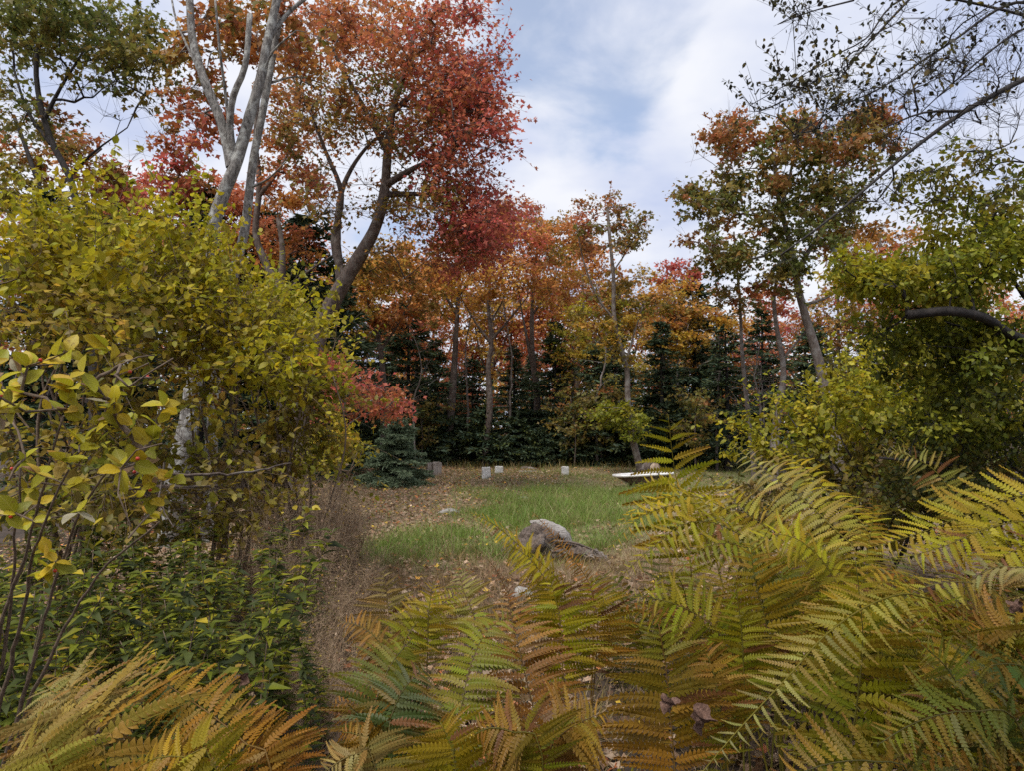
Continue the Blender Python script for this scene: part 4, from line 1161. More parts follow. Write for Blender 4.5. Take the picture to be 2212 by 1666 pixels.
# ------------------------------------------------------------------ ferns
def pinna_mesh(seed, n=11, droop=.16, lobe=.098, bend=.26):
    r = np.random.default_rng(seed)
    V = []; F = []
    step = 1.0 / (n + .6)
    def zz(y): return -droop * y * y + .02 * math.sin(y * 5 + seed)
    for i in range(n):
        y0 = .02 + i * step
        t = y0
        w = lobe * min(1, .55 + 3 * t) * (1 - t) ** .55
        for sg in (-1, 1):
            ww = w * r.uniform(.86, 1.12)
            b = len(V)
            V += [(0, y0, zz(y0)), (0, y0 + step * .98, zz(y0 + step)), (sg * ww * .72, y0 + step * 1.12, zz(y0) + .05 * ww), (sg * ww * 1.06, y0 + step * 1.02, zz(y0) - .1 * ww), (sg * ww * .62, y0 + step * .36, zz(y0) + .12 * ww)]
            F += [(b, b + 1, b + 2), (b, b + 2, b + 4), (b + 4, b + 2, b + 3)] if sg > 0 else [(b + 1, b, b + 2), (b + 2, b, b + 4), (b + 2, b + 4, b + 3)]
    # midrib and tip
    b = len(V)
    V += [(-.012, 0, .004), (.012, 0, .004), (0, 1.0, zz(1.0)), (-.03, .9, zz(.9)), (.03, .9, zz(.9))]
    F += [(b, b + 1, b + 2), (b + 3, b + 4, b + 2)]
    V = np.array(V); V[:, 0] += bend * V[:, 1] ** 2
    return V, np.array(F)

PINV = [pinna_mesh(i, n=(13, 14, 12, 14)[i % 4], droop=(.10, .24, .36, .05)[i % 4], bend=(.18, .26, .10, .32)[i % 4] * (1 if i < 4 else -1)) for i in range(8)]
def _pm(k):
    b = Buf(); b.add(*PINV[k]); return b.mesh('pinna', M_FERN)
PINM = [_pm(k) for k in range(8)]

FCOL = dict(
    green=np.array([.19, .19, .008]), deepgreen=np.array([.065, .085, .014]), lime=np.array([.34, .295, .008]), yellow=np.array([.44, .34, .012]), gold=np.array([.38, .23, .012]),
    amber=np.array([.33, .15, .014]), brown=np.array([.19, .08, .025]), straw=np.array([.36, .27, .075]), pale=np.array([.31, .28, .09]))

for _k in FCOL: FCOL[_k] = FCOL[_k] * .84

def profile(t):
    """Length of the pinnae along the blade, 0 at the tip."""
    return (np.clip(.55 + 2.0 * t, 0, 1) * np.clip((1 - t) * 2.3, 0, 1) ** .8 + .03)

def frond(parent, base, pts, half, npair, c0, c1, pieces=True, k=.6, fwd=.34, bare=.0, sides=(1, 1)):
    """One frond: rachis from the ground through pts to the tip; pinnae both sides beyond the share bare of its length.
    k: 1 = the blade stands facing the eye, 0 = it lies facing the sky."""
    p = resample(pts, .03)
    n = len(p)
    b = Buf()
    tube(b, p, np.linspace(.0042, .0009, n), 5)
    d = np.concatenate([[0], np.cumsum(np.linalg.norm(np.diff(p, axis=0), axis=1))]); d /= d[-1]
    tan = nrm(np.gradient(p, axis=0))
    fo = b.obj('frond', M_FERN, parent, base, True)
    fo.color = (*(c0 * .45 + np.array([.12, .09, .03]) * .6), 1)
    jb = Buf()
    tw = R.normal() * .15
    for i in range(npair):
        t = i / npair
        at = bare + (1 - bare) * (t + .3 / npair)
        q = np.interp(at, d, np.arange(n)); k0 = int(q)
        pos = p[k0] + (p[min(k0 + 1, n - 1)] - p[k0]) * (q - k0)
        tn = tan[k0]
        want = k * nrm(EYE - pos) * np.array([1, 1, .6]) + (1 - k) * np.array([0, 0, 1.0]) + np.array([tw, 0, 0])
        nr = nrm(want - tn * want.dot(tn))
        s1 = np.cross(tn, nr)
        L = half * profile(t)
        cc = c0 * (1 - t) + c1 * t
        for z, sg in enumerate((-1, 1)):
            if R.uniform() < .04: continue
            dr = nrm(s1 * sg + tn * (fwd + .35 * t ** 2) + nr * (R.normal() * .16 - .04) + tn * R.normal() * .08 + np.array([0, 0, -.12]))
            no = nrm(nr + R.normal(size=3) * .22)
            ln = L * R.uniform(.84, 1.08) * sides[z]
            if ln < .005: continue
            col = cc * np.exp(R.normal() * .15) * (1 + R.normal(size=3) * .06)
            u = R.uniform()
            if u < .018: col = FCOL['brown'] * R.uniform(.8, 1.3)
            elif u < .17: col = col * .6 + FCOL['amber'] * .4
            k4 = int(R.integers(0, 4)) + (4 if np.cross(dr, no).dot(tn) > 0 else 0)
            q0 = pos + tn * .004 * sg
            if pieces:
                piece('pinna', PINM[k4], fo, basis(q0 - base, dr, no, ln), col)
            else:
                leaves(jb, PINV[k4], q0[None], dr[None], no[None], ln, np.clip(col, 0.005, 1)[None])
    if not pieces and jb.n:
        jb.obj('blade', M_LEAF, fo, base)
    return fo

def fern(label, *fronds):
    """fronds: (pixels tip first as (u, v, depth), half width, pairs, colour low, colour tip, k). The root stands below the lowest points."""
    lows = np.mean([P(*f[0][-1]) for f in fronds], 0)
    sec = np.mean([P(*f[0][-2]) for f in fronds], 0)
    gx = lows[:2] + np.clip((lows - sec)[:2] * .5, -.25, .25)
    base = np.array([gx[0], gx[1], float(gz(gx[0], gx[1])) - .01])
    root = thing('fern', base, label, 'fern', 'ferns in the foreground')
    for pts, half, npair, ca, cb, k in fronds:
        q = [P(*x) for x in pts][::-1]
        g = base + np.array([R.normal() * .03, R.normal() * .03, 0])
        low = q[0]
        full = [g, g * .5 + low * .5 + np.array([0, 0, .05])] + q
        dd = np.concatenate([[0], np.cumsum(np.linalg.norm(np.diff(np.array(full), axis=0), axis=1))])
        frond(root, base, full, half, int(npair * 1.22), FCOL[ca], FCOL[cb], True, k, bare=.92 * dd[2] / dd[-1])
    return root

def cr(Y, *xy):
    """Points of the lower right quarter of the view, with depth from the tip to the low end."""
    Ys = np.linspace(Y[0], Y[1], len(xy)) if hasattr(Y, '__len__') else [Y] * len(xy)
    return [(1106 + x * .875, 833 + y * .875, yy) for (x, y), yy in zip(xy, Ys)]

def cm(Y, *xy):
    Ys = np.linspace(Y[0], Y[1], len(xy)) if hasattr(Y, '__len__') else [Y] * len(xy)
    return [(737 + x / 3, 1110 + y / 3, yy) for (x, y), yy in zip(xy, Ys)]

def cl(Y, *xy):
    Ys = np.linspace(Y[0], Y[1], len(xy)) if hasattr(Y, '__len__') else [Y] * len(xy)
    return [(x / 3, 1110 + y / 3, yy) for (x, y), yy in zip(xy, Ys)]

def ferns():
    fern('tall upright bright green fern frond reaching above the bathtub', (cr((2.7, 2.8), (385, 72), (400, 200), (425, 330), (440, 430)), .215, 14, 'lime', 'lime', .95))
    fern('arching fern whose leaflets hang down at the left end of the tall bank',
         (cr((2.5, 2.7), (238, 405), (325, 322), (450, 292), (560, 335), (610, 430)), .135, 24, 'green', 'yellow', .35),
         (cr((2.35, 2.5), (320, 430), (420, 345), (530, 352), (640, 460)), .13, 22, 'green', 'lime', .4),
         (cr((2.45, 2.55), (270, 470), (370, 385), (470, 370), (570, 440), (620, 540)), .13, 22, 'green', 'lime', .35),
         (cr((2.6, 2.65), (250, 350), (340, 290), (450, 275), (560, 330), (620, 420)), .12, 22, 'lime', 'yellow', .3),
         (cr((2.3, 2.35), (400, 470), (480, 400), (570, 400), (660, 480), (700, 580)), .13, 22, 'green', 'green', .35),
         (cr((2.2, 2.2), (560, 420), (640, 370), (720, 390), (790, 470), (820, 580)), .13, 22, 'lime', 'lime', .45),
         (cr((2.9, 2.9), (300, 255), (350, 240), (420, 260), (470, 320)), .10, 18, 'lime', 'yellow', .4))
    fern('fern with pale edged fronds sloping down to the right beside the tall upright one',
         (cr((2.6, 2.3), (445, 262), (520, 338), (600, 420), (700, 530)), .12, 24, 'green', 'pale', .5),
         (cr((2.6, 2.4), (500, 215), (560, 300), (650, 370), (740, 470)), .12, 22, 'green', 'lime', .5))
    fern('broad feathery fern sloping from the light shrub down to the right',
         (cr((3.0, 2.4), (545, 145), (610, 200), (690, 258), (790, 350), (860, 450)), .135, 26, 'lime', 'pale', .5),
         (cr((3.0, 2.5), (645, 150), (720, 205), (800, 290), (885, 385)), .12, 22, 'lime', 'yellow', .5),
         (cr((2.8, 2.6), (570, 320), (640, 310), (720, 360), (780, 450)), .13, 20, 'lime', 'gold', .4))
    fern('upright fern with golden cross bars left of the largest one',
         (cr(1.95, (588, 385), (600, 480), (625, 580), (652, 720)), .155, 19, 'green', 'gold', .92),
         (cr(1.85, (548, 470), (566, 600), (575, 760)), .09, 18, 'green', 'lime', .9))
    fern('largest fern, a wide ladder of golden green leaflets at the lower right', (cr(1.5, (848, 432), (862, 560), (866, 650), (850, 800), (834, 940)), .170, 23, 'green', 'lime', .95),
         (cr((1.7, 1.6), (980, 470), (900, 500), (840, 570), (820, 680)), .11, 18, 'lime', 'gold', .7))
    fern('long pale frond arching down towards the lower left', (cr((1.2, 1.6), (462, 965), (560, 850), (680, 722), (780, 612), (900, 535), (1000, 520), (1060, 600)), .085, 32, 'lime', 'pale', .5))
    fern('pale fern with hanging leaflets near the right edge', (cr((1.7, 1.7), (885, 600), (1000, 508), (1130, 488), (1290, 545), (1340, 640)), .10, 26, 'pale', 'lime', .3),
         (cr((1.75, 1.6), (1080, 560), (1150, 470), (1240, 450), (1330, 520)), .10, 20, 'pale', 'pale', .35))
    fern('broad yellow green fern lying across the right edge', (cr((1.95, 1.9), (880, 402), (1000, 368), (1120, 322), (1290, 270), (1380, 340)), .14, 28, 'lime', 'yellow', .55),
         (cr((1.8, 1.8), (945, 432), (1060, 400), (1180, 352), (1300, 340), (1380, 420)), .13, 26, 'lime', 'lime', .5), (cr((1.7, 1.7), (1150, 470), (1220, 420), (1300, 400), (1370, 480)), .13, 20, 'yellow', 'lime', .4))
    fern('narrow upright frond tip rising before the dark twigs', (cr(2.4, (888, 262), (892, 320), (882, 390), (870, 470)), .06, 20, 'lime', 'amber', .5))
    fern('pale tipped fern arching left in front of the dark twigs', (cr((2.6, 2.5), (905, 158), (960, 168), (1040, 208), (1092, 282), (1112, 350)), .095, 24, 'lime', 'pale', .45))
    fern('dark green fern low at the right edge', (cr((1.45, 1.5), (1040, 800), (1125, 718), (1220, 688), (1310, 720), (1350, 820)), .12, 24, 'deepgreen', 'deepgreen', .4), (cr((1.4, 1.4), (1010, 640), (1075, 700), (1130, 800), (1180, 900)), .11, 20, 'deepgreen', 'green', .6),
         (cr((1.3, 1.35), (900, 890), (1000, 832), (1130, 806), (1260, 860)), .11, 22, 'deepgreen', 'green', .5))
    fern('golden fern at the right edge above the dark green one', (cr((1.65, 1.6), (1000, 745), (1100, 690), (1220, 660), (1320, 700)), .12, 24, 'green', 'gold', .5), (cr((1.6, 1.5), (1130, 610), (1210, 600), (1300, 640)), .12, 18, 'green', 'amber', .5))
    fern('dark bronze fern at the bottom right corner', (cr((1.35, 1.4), (960, 960), (1080, 905), (1230, 890), (1330, 960)), .10, 20, 'green', 'amber', .6), (cr((1.3, 1.3), (640, 1000), (760, 940), (900, 930), (1000, 990)), .10, 18, 'deepgreen', 'gold', .6))
    fern('tall ladder fern of green and bronze leaflets left of the long pale frond', (cr(1.62, (362, 590), (385, 740), (402, 950)), .165, 20, 'amber', 'green', .93))
    fern('green fern leaning left behind the tall bronze ladder', (cr((1.9, 1.9), (300, 520), (400, 540), (500, 600), (560, 720)), .13, 22, 'green', 'lime', .6), (cr((1.75, 1.7), (470, 640), (500, 720), (520, 860)), .12, 18, 'green', 'amber', .9))
    # middle of the bank
    fern('bright yellow fern frond leaning left of the stump', (cm((2.2, 2.3), (840, -8), (1000, 80), (1150, 205), (1300, 325), (1410, 450), (1460, 650)), .095, 30, 'lime', 'yellow', .35), (cm((2.2, 2.2), (1040, 180), (1180, 260), (1290, 380), (1350, 560)), .10, 22, 'lime', 'yellow', .4))
    fern('burnt orange fern frond standing in front of the stump', (cm((2.3, 2.3), (1235, -10), (1340, 100), (1445, 235), (1590, 420), (1640, 620)), .040, 34, 'amber', 'amber', .4))
    fern('russet fern topped by a curled brown tip', (cm(2.1, (938, 285), (1020, 390), (1062, 490), (1110, 640)), .028, 24, 'brown', 'brown', .4), (cm((2.0, 1.8), (1068, 480), (1110, 700), (1170, 950), (1250, 1280), (1345, 1640)), .145, 24, 'brown', 'amber', .93))
    fern('pale yellow upright fern at the left of the middle bank', (cm(2.3, (268, 372), (295, 520), (310, 700), (316, 890)), .115, 19, 'straw', 'straw', .93))
    fern('green fern leaning left just right of the pale upright one', (cm((2.2, 2.0), (800, 485), (650, 590), (480, 720), (400, 870), (380, 1050)), .10, 26, 'green', 'lime', .6), (cm(2.1, (600, 440), (570, 620), (560, 850)), .095, 18, 'green', 'yellow', .9),
         (cm((2.35, 2.3), (750, 350), (800, 520), (860, 780)), .10, 18, 'lime', 'pale', .93))
    fern('broad olive fern in the middle of the bank', (cm((1.9, 1.7), (1140, 650), (960, 745), (850, 950), (790, 1200), (730, 1560)), .13, 24, 'green', 'green', .75))
    fern('dark green fern at the front left of the middle bank', (cm((1.75, 1.6), (470, 800), (335, 960), (245, 1160), (205, 1400)), .12, 22, 'deepgreen', 'green', .7), (cm((1.6, 1.5), (560, 1000), (420, 1120), (330, 1300), (300, 1500)), .12, 20, 'deepgreen', 'deepgreen', .7))
    fern('yellow green ladder fern right below the stump', (cm(2.05, (1345, 400), (1400, 600), (1430, 800), (1440, 1050)), .145, 21, 'lime', 'lime', .93), (cm(2.1, (1600, 430), (1655, 650), (1655, 900)), .135, 18, 'amber', 'lime', .93))
    fern('orange brown fern at the bottom of the middle bank', (cm((1.35, 1.35), (860, 1440), (960, 1390), (1120, 1420), (1300, 1560)), .10, 22, 'green', 'amber', .6), (cm((1.4, 1.4), (1700, 1290), (1560, 1350), (1420, 1440), (1340, 1600)), .11, 22, 'brown', 'gold', .7), (cm(1.35, (640, 1350), (700, 1480), (740, 1660)), .13, 18, 'lime', 'gold', .9))
    fern('fading orange fern low at the left of the middle bank', (cm((2.0, 2.0), (-20, 700), (130, 735), (250, 840), (300, 1000)), .085, 22, 'straw', 'amber', .5), (cm((1.7, 1.7), (-60, 1240), (60, 1230), (180, 1330), (240, 1480)), .09, 20, 'amber', 'amber', .5),
         (cm((1.5, 1.5), (10, 1420), (120, 1440), (220, 1560)), .09, 18, 'green', 'amber', .6))
    fern('pale straw fern at the bottom edge left of the middle', (cm((1.25, 1.3), (-110, 1680), (0, 1600), (110, 1560), (220, 1640)), .08, 20, 'straw', 'straw', .5))
    # lower left corner
    fern('straw coloured fern with widely spaced leaflets at the lower left', (cl((1.35, 1.2), (440, 1090), (480, 1210), (560, 1380), (690, 1680)), .175, 17, 'gold', 'straw', .97), (cl((1.35, 1.3), (285, 1105), (340, 1160), (430, 1270), (500, 1420)), .12, 16, 'straw', 'straw', .9), (cl((1.5, 1.4), (620, 940), (500, 1060), (420, 1200), (380, 1400)), .06, 20, 'straw', 'gold', .6))
    fern('golden fern frond arching right out of the straw coloured one', (cl((1.45, 1.3), (815, 975), (1000, 1058), (1200, 1190), (1400, 1330), (1600, 1500), (1760, 1680)), .105, 30, 'amber', 'gold', .6), (cl((1.4, 1.35), (1500, 1230), (1600, 1330), (1720, 1450), (1850, 1600)), .08, 20, 'amber', 'amber', .5))
    fern('olive fern along the bottom edge at the left', (cl((1.15, 1.15), (840, 1690), (1000, 1590), (1200, 1580), (1400, 1660)), .085, 24, 'lime', 'gold', .5), (cl((1.2, 1.15), (40, 1600), (180, 1560), (330, 1640)), .10, 18, 'lime', 'straw', .6))
    # filler plants, joined blades, copies of three
    pro = []
    for k, (ca, cb) in enumerate((('deepgreen', 'green'), ('brown', 'amber'), ('green', 'lime'))):
        root = thing('fern', (0, 0, 0), '', 'fern', 'low ferns filling the bank')
        for j in range(7):
            a = j * .9 + R.uniform(-.2, .2)
            h = R.uniform(.5, .8); r = R.uniform(.4, .65)
            tip = np.array([math.cos(a) * r, math.sin(a) * r, h * .95]); mid = np.array([math.cos(a) * r * .42, math.sin(a) * r * .42, h * .86])
            frond(root, np.zeros(3), [np.zeros(3), mid * np.array([.4, .4, .5]), mid, mid * .45 + tip * .55 + np.array([0, 0, .04]), tip * np.array([1, 1, .85])], R.uniform(.10, .14), 20, FCOL[ca] * .9, FCOL[cb] * .9, False, .1, bare=.3)
        pro.append(root)
    labs = ['green fern among the ferns of the bank, partly hidden', 'rusty gold fern among the ferns of the bank, partly hidden', 'yellow green fern among the ferns of the bank, partly hidden']
    first = [True] * 3
    spots = []
    for _ in range(52):
        x = R.uniform(-.5, 3.0); y = R.uniform(1.7, 3.9)
        spots.append((x, y))
    for (x, y) in spots:
        u = x / y * FD + 1106
        if y < 2.0 and u < 700: continue
        if u < 800 or (u < 1330 and y > 2.9): continue
        k = int(R.choice(3, p=(.3, .35, .35) if u < 1350 else (.4, .15, .45)))
        z = float(gz(x, y)) - .02
        sc = R.uniform(.8, 1.12) if u > 1400 else R.uniform(.45, .68)
        zone = [w for q, w in ((0, 'at the left end of the bank'), (1000, 'below the curled brown frond'), (1200, 'below the stump'), (1400, 'below the bathtub'), (1600, 'around the upright golden barred fern'), (1800, 'behind the largest ladder fern'), (2020, 'near the right edge')) if q <= u][-1]
        lab = ('green fern', 'rusty gold fern', 'yellow green fern')[k] + ' ' + zone + (', front row' if y < 2.3 else ', middle row' if y < 2.9 else ', back row')
        if first[k]:
            pro[k].location = (x, y, z); pro[k].scale = (sc,) * 3; pro[k]['label'] = lab; first[k] = False
        else:
            dup(pro[k], (x, y, z), R.uniform(0, 6), sc, lab)
ferns()

# ------------------------------------------------------------------ weeds, dry brush, grass, litter
def weeds():
    protos = []
    for k in range(4):
        root = thing('weed_plant', (0, 0, 0), 'leafy green weed stem in the thicket under the yellow shrubs', 'plant', 'leafy weeds under the yellow shrubs')
        h = R.uniform(.85, 1.2)
        p = resample([(0, 0, 0), (R.normal() * .04, R.normal() * .04, h * .5), (R.normal() * .1, R.normal() * .1, h)], .06)
        sb, lb = Buf(), Buf()
        tube(sb, p, np.linspace(.004, .0015, len(p)), 5)
        n = 60
        t = np.sort(R.uniform(.15, 1, n)) ** .8
        pos = np.stack([np.interp(t, np.linspace(0, 1, len(p)), p[:, q]) for q in range(3)], 1)
        a = np.arange(n) * 2.4 + R.normal(size=n) * .3
        d = np.stack([np.cos(a), np.sin(a), R.uniform(-.1, .6, n)], 1)
        mixd = [{'deep': 5, 'leafgreen': 3}, {'leafgreen': 4, 'deep': 3, 'lime': 1}, {'deep': 4, 'green': 3}, {'leafgreen': 4, 'olive': 3, 'citron': 1}][k]
        leaves(lb, T_LANCE if k != 3 else T_OVAL, pos, d, rv(n) * .4 + np.array([0, 0, 1.0]), (.135 - .06 * t) * R.uniform(.75, 1.25, n) * (1 if k != 3 else .5), pick(mixd, n), wid=(.19 - .07 * t) * R.uniform(.8, 1.3, n) if k != 3 else None)
        sb.obj('stem', M_TWIG, root, smooth=True)
        o = lb.obj('foliage', M_LEAF, root); o['kind'] = 'stuff'
        protos.append(root)
    used = [False] * 4
    for i in range(250):
        u = R.uniform(-120, 720); Y = R.uniform(1.9, 4.6)
        if u > 640 and Y < 2.4: continue
        if Y < 1.9 + max(0, (u - 500)) / 400: continue
        g = ground_at(u, Y)
        k = int(R.integers(0, 4))
        sc = R.uniform(.65, 1.0) * np.interp(u, [-100, 300, 560, 720], [1.0, 1.0, .95, .6])
        kindw = ('dark green narrow-leaved weed', 'green lance-leaved weed', 'deep green lance-leaved weed', 'yellow flecked round-leaved weed')[k]
        zone = [w for q, w in ((-999, 'at the left edge'), (80, 'below the nearest yellow leaves'), (260, 'below the level fallen branch'), (430, 'below the grey forked trunk'), (580, 'beside the dry twiggy bushes')) if q <= u][-1]
        lab = kindw + ' ' + zone + (', just behind the straw coloured fern' if Y < 2.7 and u < 430 else ', at the front of the thicket' if Y < 2.9 else ', in the middle of the thicket' if Y < 3.7 else ', at the back of the thicket')
        if not used[k]:
            protos[k].location = g; protos[k]['label'] = lab; used[k] = True
        else:
            dup(protos[k], g, R.uniform(0, 6), sc, lab)
weeds()

def dry_brush():
    protos = []
    for k in range(2):
        root = thing('dry_bush', (0, 0, 0), 'bare brown twiggy bush between the yellow shrubs and the grass', 'bush', 'dry twiggy bushes left of the grass')
        b = Buf(); A = []; B = []
        lb = Buf()
        for j in range(26):
            a = R.uniform(0, 6.28); lean = R.uniform(.1, .6); h = R.uniform(.5, 1.0)
            e = np.array([math.cos(a) * lean * .6, math.sin(a) * lean * .6, h])
            m = e * .5 + R.normal(size=3) * .05
            p = resample([(R.normal() * .05, R.normal() * .05, 0), m, e], .06)
            p[1:] += np.cumsum(R.normal(size=(len(p) - 1, 3)) * .006, 0)
            tube(b, p, np.linspace(.004, .001, len(p)), 4)
            for i in range(3, len(p)):
                for q in range(3):
                    A.append(p[i]); B.append(p[i] + rv(1)[0] * R.uniform(.05, .2) + np.array([0, 0, .04]))
        A = np.array(A); B = np.array(B)
        twigs(b, A, B, .0013, .0006)
        C = B + rv(len(B)) * .07
        twigs(b, B, C, .0008, .0004)
        n = 420
        q = R.integers(0, len(B), n)
        leaves(lb, T_KITE, B[q] + R.normal(size=(n, 3)) * .02, rv(n), rv(n), R.uniform(.012, .03, n), pick({'brown': 6, 'olive': 3, 'gold': 1}, n))
        b.obj('twigs', M_DRYTWIG, root, smooth=True)
        o = lb.obj('dead_leaves', M_DRY, root); o['kind'] = 'stuff'
        protos.append(root)
    used = [False] * 2
    for i, (u, Y, sc) in enumerate(((655, 5.6, 1.1), (720, 6.2, 1.0), (770, 7.0, .9), (690, 7.2, 1.1), (640, 4.6, .95), (740, 4.6, .7), (600, 6.5, 1.1), (800, 5.6, .55), (700, 3.8, .6), (560, 5.0, 1.0), (830, 4.6, .4), (760, 8.5, .8), (680, 9.0, .9), (700, 3.1, .5), (770, 3.4, .45), (640, 3.3, .6), (1330, 5.0, .35), (1300, 4.4, .35))):
        g = ground_at(u, Y)
        k = i % 2
        lab = ('large' if sc >= 1 else 'middling' if sc > .65 else 'low') + ' bare brown bush ' + ('right of the stump' if u > 1200 else 'by the yellow shrub' if u < 630 else 'close to the green grass' if u > 750 else 'left of the grass') + (', far back' if Y > 6.8 else ', halfway back' if Y > 4.8 else ', near the ferns')
        if not used[k]:
            protos[k].location = g; protos[k].scale = (sc,) * 3; protos[k]['label'] = lab; used[k] = True
        else:
            dup(protos[k], g, R.uniform(0, 6), sc, lab)
dry_brush()

def blades(name, n, xr, yr, keep, h, w, mixd, lean=.5, mat=None, jit=.2, tuft=0):
    x = R.uniform(*xr, n); y = R.uniform(*yr, n)
    out = np.zeros((n, 3))
    if tuft:
        nc = n // tuft
        cx, cy, ch = R.uniform(*xr, nc), R.uniform(*yr, nc), np.exp(R.normal(size=nc) * .38)
        q = R.integers(0, nc, n)
        out = R.normal(size=(n, 3)) * np.array([1, 1, 0])
        x, y = cx[q] + out[:, 0] * .05, cy[q] + out[:, 1] * .05
        th = ch[q]; hue = (np.array(pick(mixd, nc, jit=.22)))[q]
    m = R.uniform(size=n) < keep(x, y)
    x, y = x[m], y[m]; n = len(x)
    pos = np.stack([x, y, gz(x, y) - .01], 1)
    d = rv(n) * lean + np.array([0, 0, 1.0]) + out[m] * (.35 if tuft else 0)
    b = Buf()
    hh = h * R.uniform(.5, 1.3, n)
    if tuft: hh = hh * th[m]
    cc = pick(mixd, n, jit=jit)
    if tuft: cc = cc * .4 + hue[m] * .6
    T2 = (np.array([[-.5, 0, 0], [.5, 0, 0], [.4, .55, .0], [-.4, .55, .0], [0, 1, 0]]), np.array([[0, 1, 2], [0, 2, 3], [3, 2, 4]]))
    tv, tf = T2
    Y = nrm(d); a = R.uniform(0, 6.28, n); X = np.stack([np.cos(a), np.sin(a), np.zeros(n)], 1)
    bend = rv(n) * np.array([1, 1, 0]) * (hh * lean * .9)[:, None]
    v = pos[:, None] + (w * R.uniform(.6, 1.3, n))[:, None, None] * tv[None, :, 0:1] * X[:, None] + hh[:, None, None] * tv[None, :, 1:2] * Y[:, None] + (tv[None, :, 1:2] ** 2) * bend[:, None]
    f = (np.arange(n)[:, None, None] * 5 + tf[None]).reshape(-1, 3)
    b.add(v.reshape(-1, 3), f, np.repeat(cc, 5, 0))
    o = b.obj(name, mat or M_GRASS)
    return tag(o, kind='stuff')

PAL['turf'] = [(.16, .28, .04), (.125, .23, .033), (.20, .31, .05), (.20, .25, .05)]
PAL['hay'] = [(.34, .27, .13), (.27, .21, .10), (.40, .33, .18), (.21, .19, .07)]
blades('tall_grass', 120000, (-2.6, 3.6), (6.2, 16.5), lambda x, y: np.clip(green_mask(x, y) * 1.3 - .2, 0, 1) * (.22 + .78 * (np.sin(x * 2.9 + 2 * np.sin(y * 1.1)) * np.sin(y * 1.7 + 1.5 * np.sin(x * 1.9)) > -.25)), .165, .006, {'turf': 8, 'hay': 3}, .6, jit=.32, tuft=16)
blades('short_grass', 230000, (-6.5, 9), (7, 27), lambda x, y: .25 + .55 * green_mask(x, y), .085, .008, {'hay': 5, 'turf': 5, 'olive': 1}, .7, tuft=9)
blades('dry_grass', 42000, (-2.6, 3.4), (1.5, 8.8), lambda x, y: np.clip(1.1 - green_mask(x, y), .1, 1) * np.where(np.abs(x + .1) < .25 * y, 1, .5), .19, .0045, {'hay': 2, 'brown': 5, 'olive': 2}, .9, tuft=8)
blades('edge_weeds', 5000, (-6, 9), (23.5, 27.5), lambda x, y: np.clip((y - 23.5) / 2.5, 0, 1), .30, .016, {'hay': 4, 'olive': 3, 'deep': 3}, .4)

def litter():
    n = 90000
    x = R.uniform(-6.5, 6.5, n); y = 1.2 + 25.8 * R.uniform(0, 1, n) ** 1.15
    m = R.uniform(size=n) < np.clip(1.0 - .7 * green_mask(x, y), .3, 1) * np.where((x < .1 * y - .6) | (y < 7), 1.0, .4)
    x, y = x[m], y[m]; n = len(x)
    b = Buf()
    leaves(b, T_MAPLE, np.stack([x, y, gz(x, y) + R.uniform(.005, .05, n)], 1), rv(n) * np.array([1, 1, .3]), rv(n) * .5 + np.array([0, 0, 1.0]), R.uniform(.035, .075, n), pick({'brown': 14, 'rust': 1, 'gold': 1}, n, jit=.3))
    tag(b.obj('leaf_litter', M_DRY), kind='stuff')
litter()

# ------------------------------------------------------------------ things in the clearing
import bmesh
def bm_obj(name, bm, mat, parent=None, loc=(0, 0, 0), rot=(0, 0, 0), smooth=False):
    me = bpy.data.meshes.new(name); bm.to_mesh(me); bm.free()
    me.materials.append(mat)
    if smooth:
        for p in me.polygons: p.use_smooth = True
    o = bpy.data.objects.new(name, me); COL.objects.link(o)
    o.location = loc; o.rotation_euler = rot
    if parent is not None: o.parent = parent
    return o

def rough_block(w, d, h, jit=.012, bev=.015):
    bm = bmesh.new()
    bmesh.ops.create_cube(bm, size=1)
    for v in bm.verts:
        v.co = Vector((v.co.x * w, v.co.y * d, (v.co.z + .5) * h))
    bmesh.ops.bevel(bm, geom=list(bm.edges), offset=bev, segments=2, affect='EDGES')
    bmesh.ops.subdivide_edges(bm, edges=[e for e in bm.edges if e.calc_length() > .1], cuts=3, use_grid_fill=True)
    for v in bm.verts:
        v.co += Vector((random.gauss(0, 1), random.gauss(0, 1), random.gauss(0, 1))) * jit * .4
    return bm

M_STONE = rough_mat('weathered_stone', (.48, .47, .44), (.74, .72, .68), (6, 6, 6), c2=(.26, .26, .22), s2=1.4, bump=.4)
M_ROCK = rough_mat('field_rock', (.20, .19, .175), (.44, .43, .40), (6, 6, 6), c2=(.16, .17, .13), s2=1.4, bump=.5)
M_WOODGREY = rough_mat('weathered_wood', (.17, .14, .12), (.42, .37, .33), (14, 14, 2), c2=(.30, .22, .16), s2=.9, bump=.9)
M_WOODEND = rough_mat('cut_wood', (.30, .22, .15), (.52, .42, .32), (6, 6, 6), c2=(.2, .14, .1), s2=2.0, bump=.4)
M_ROT = rough_mat('rotten_wood', (.04, .031, .026), (.20, .155, .13), (16, 16, 8), c2=(.27, .235, .21), s2=1.2, bump=1.0)
M_PALEWOOD = rough_mat('bleached_wood', (.16, .14, .125), (.46, .435, .41), (4, 22, 22), bump=.7)
M_RUST = rough_mat('rusty_iron', (.045, .028, .02), (.13, .075, .05), (5, 5, 5), c2=(.20, .11, .07), s2=.8, bump=.3, rough=.8)
M_ENAMEL = rough_mat('white_enamel', (.70, .69, .66), (.82, .81, .79), (3, 3, 3), c2=(.55, .50, .43), s2=.9, bump=.05, rough=.3, spec=.5)

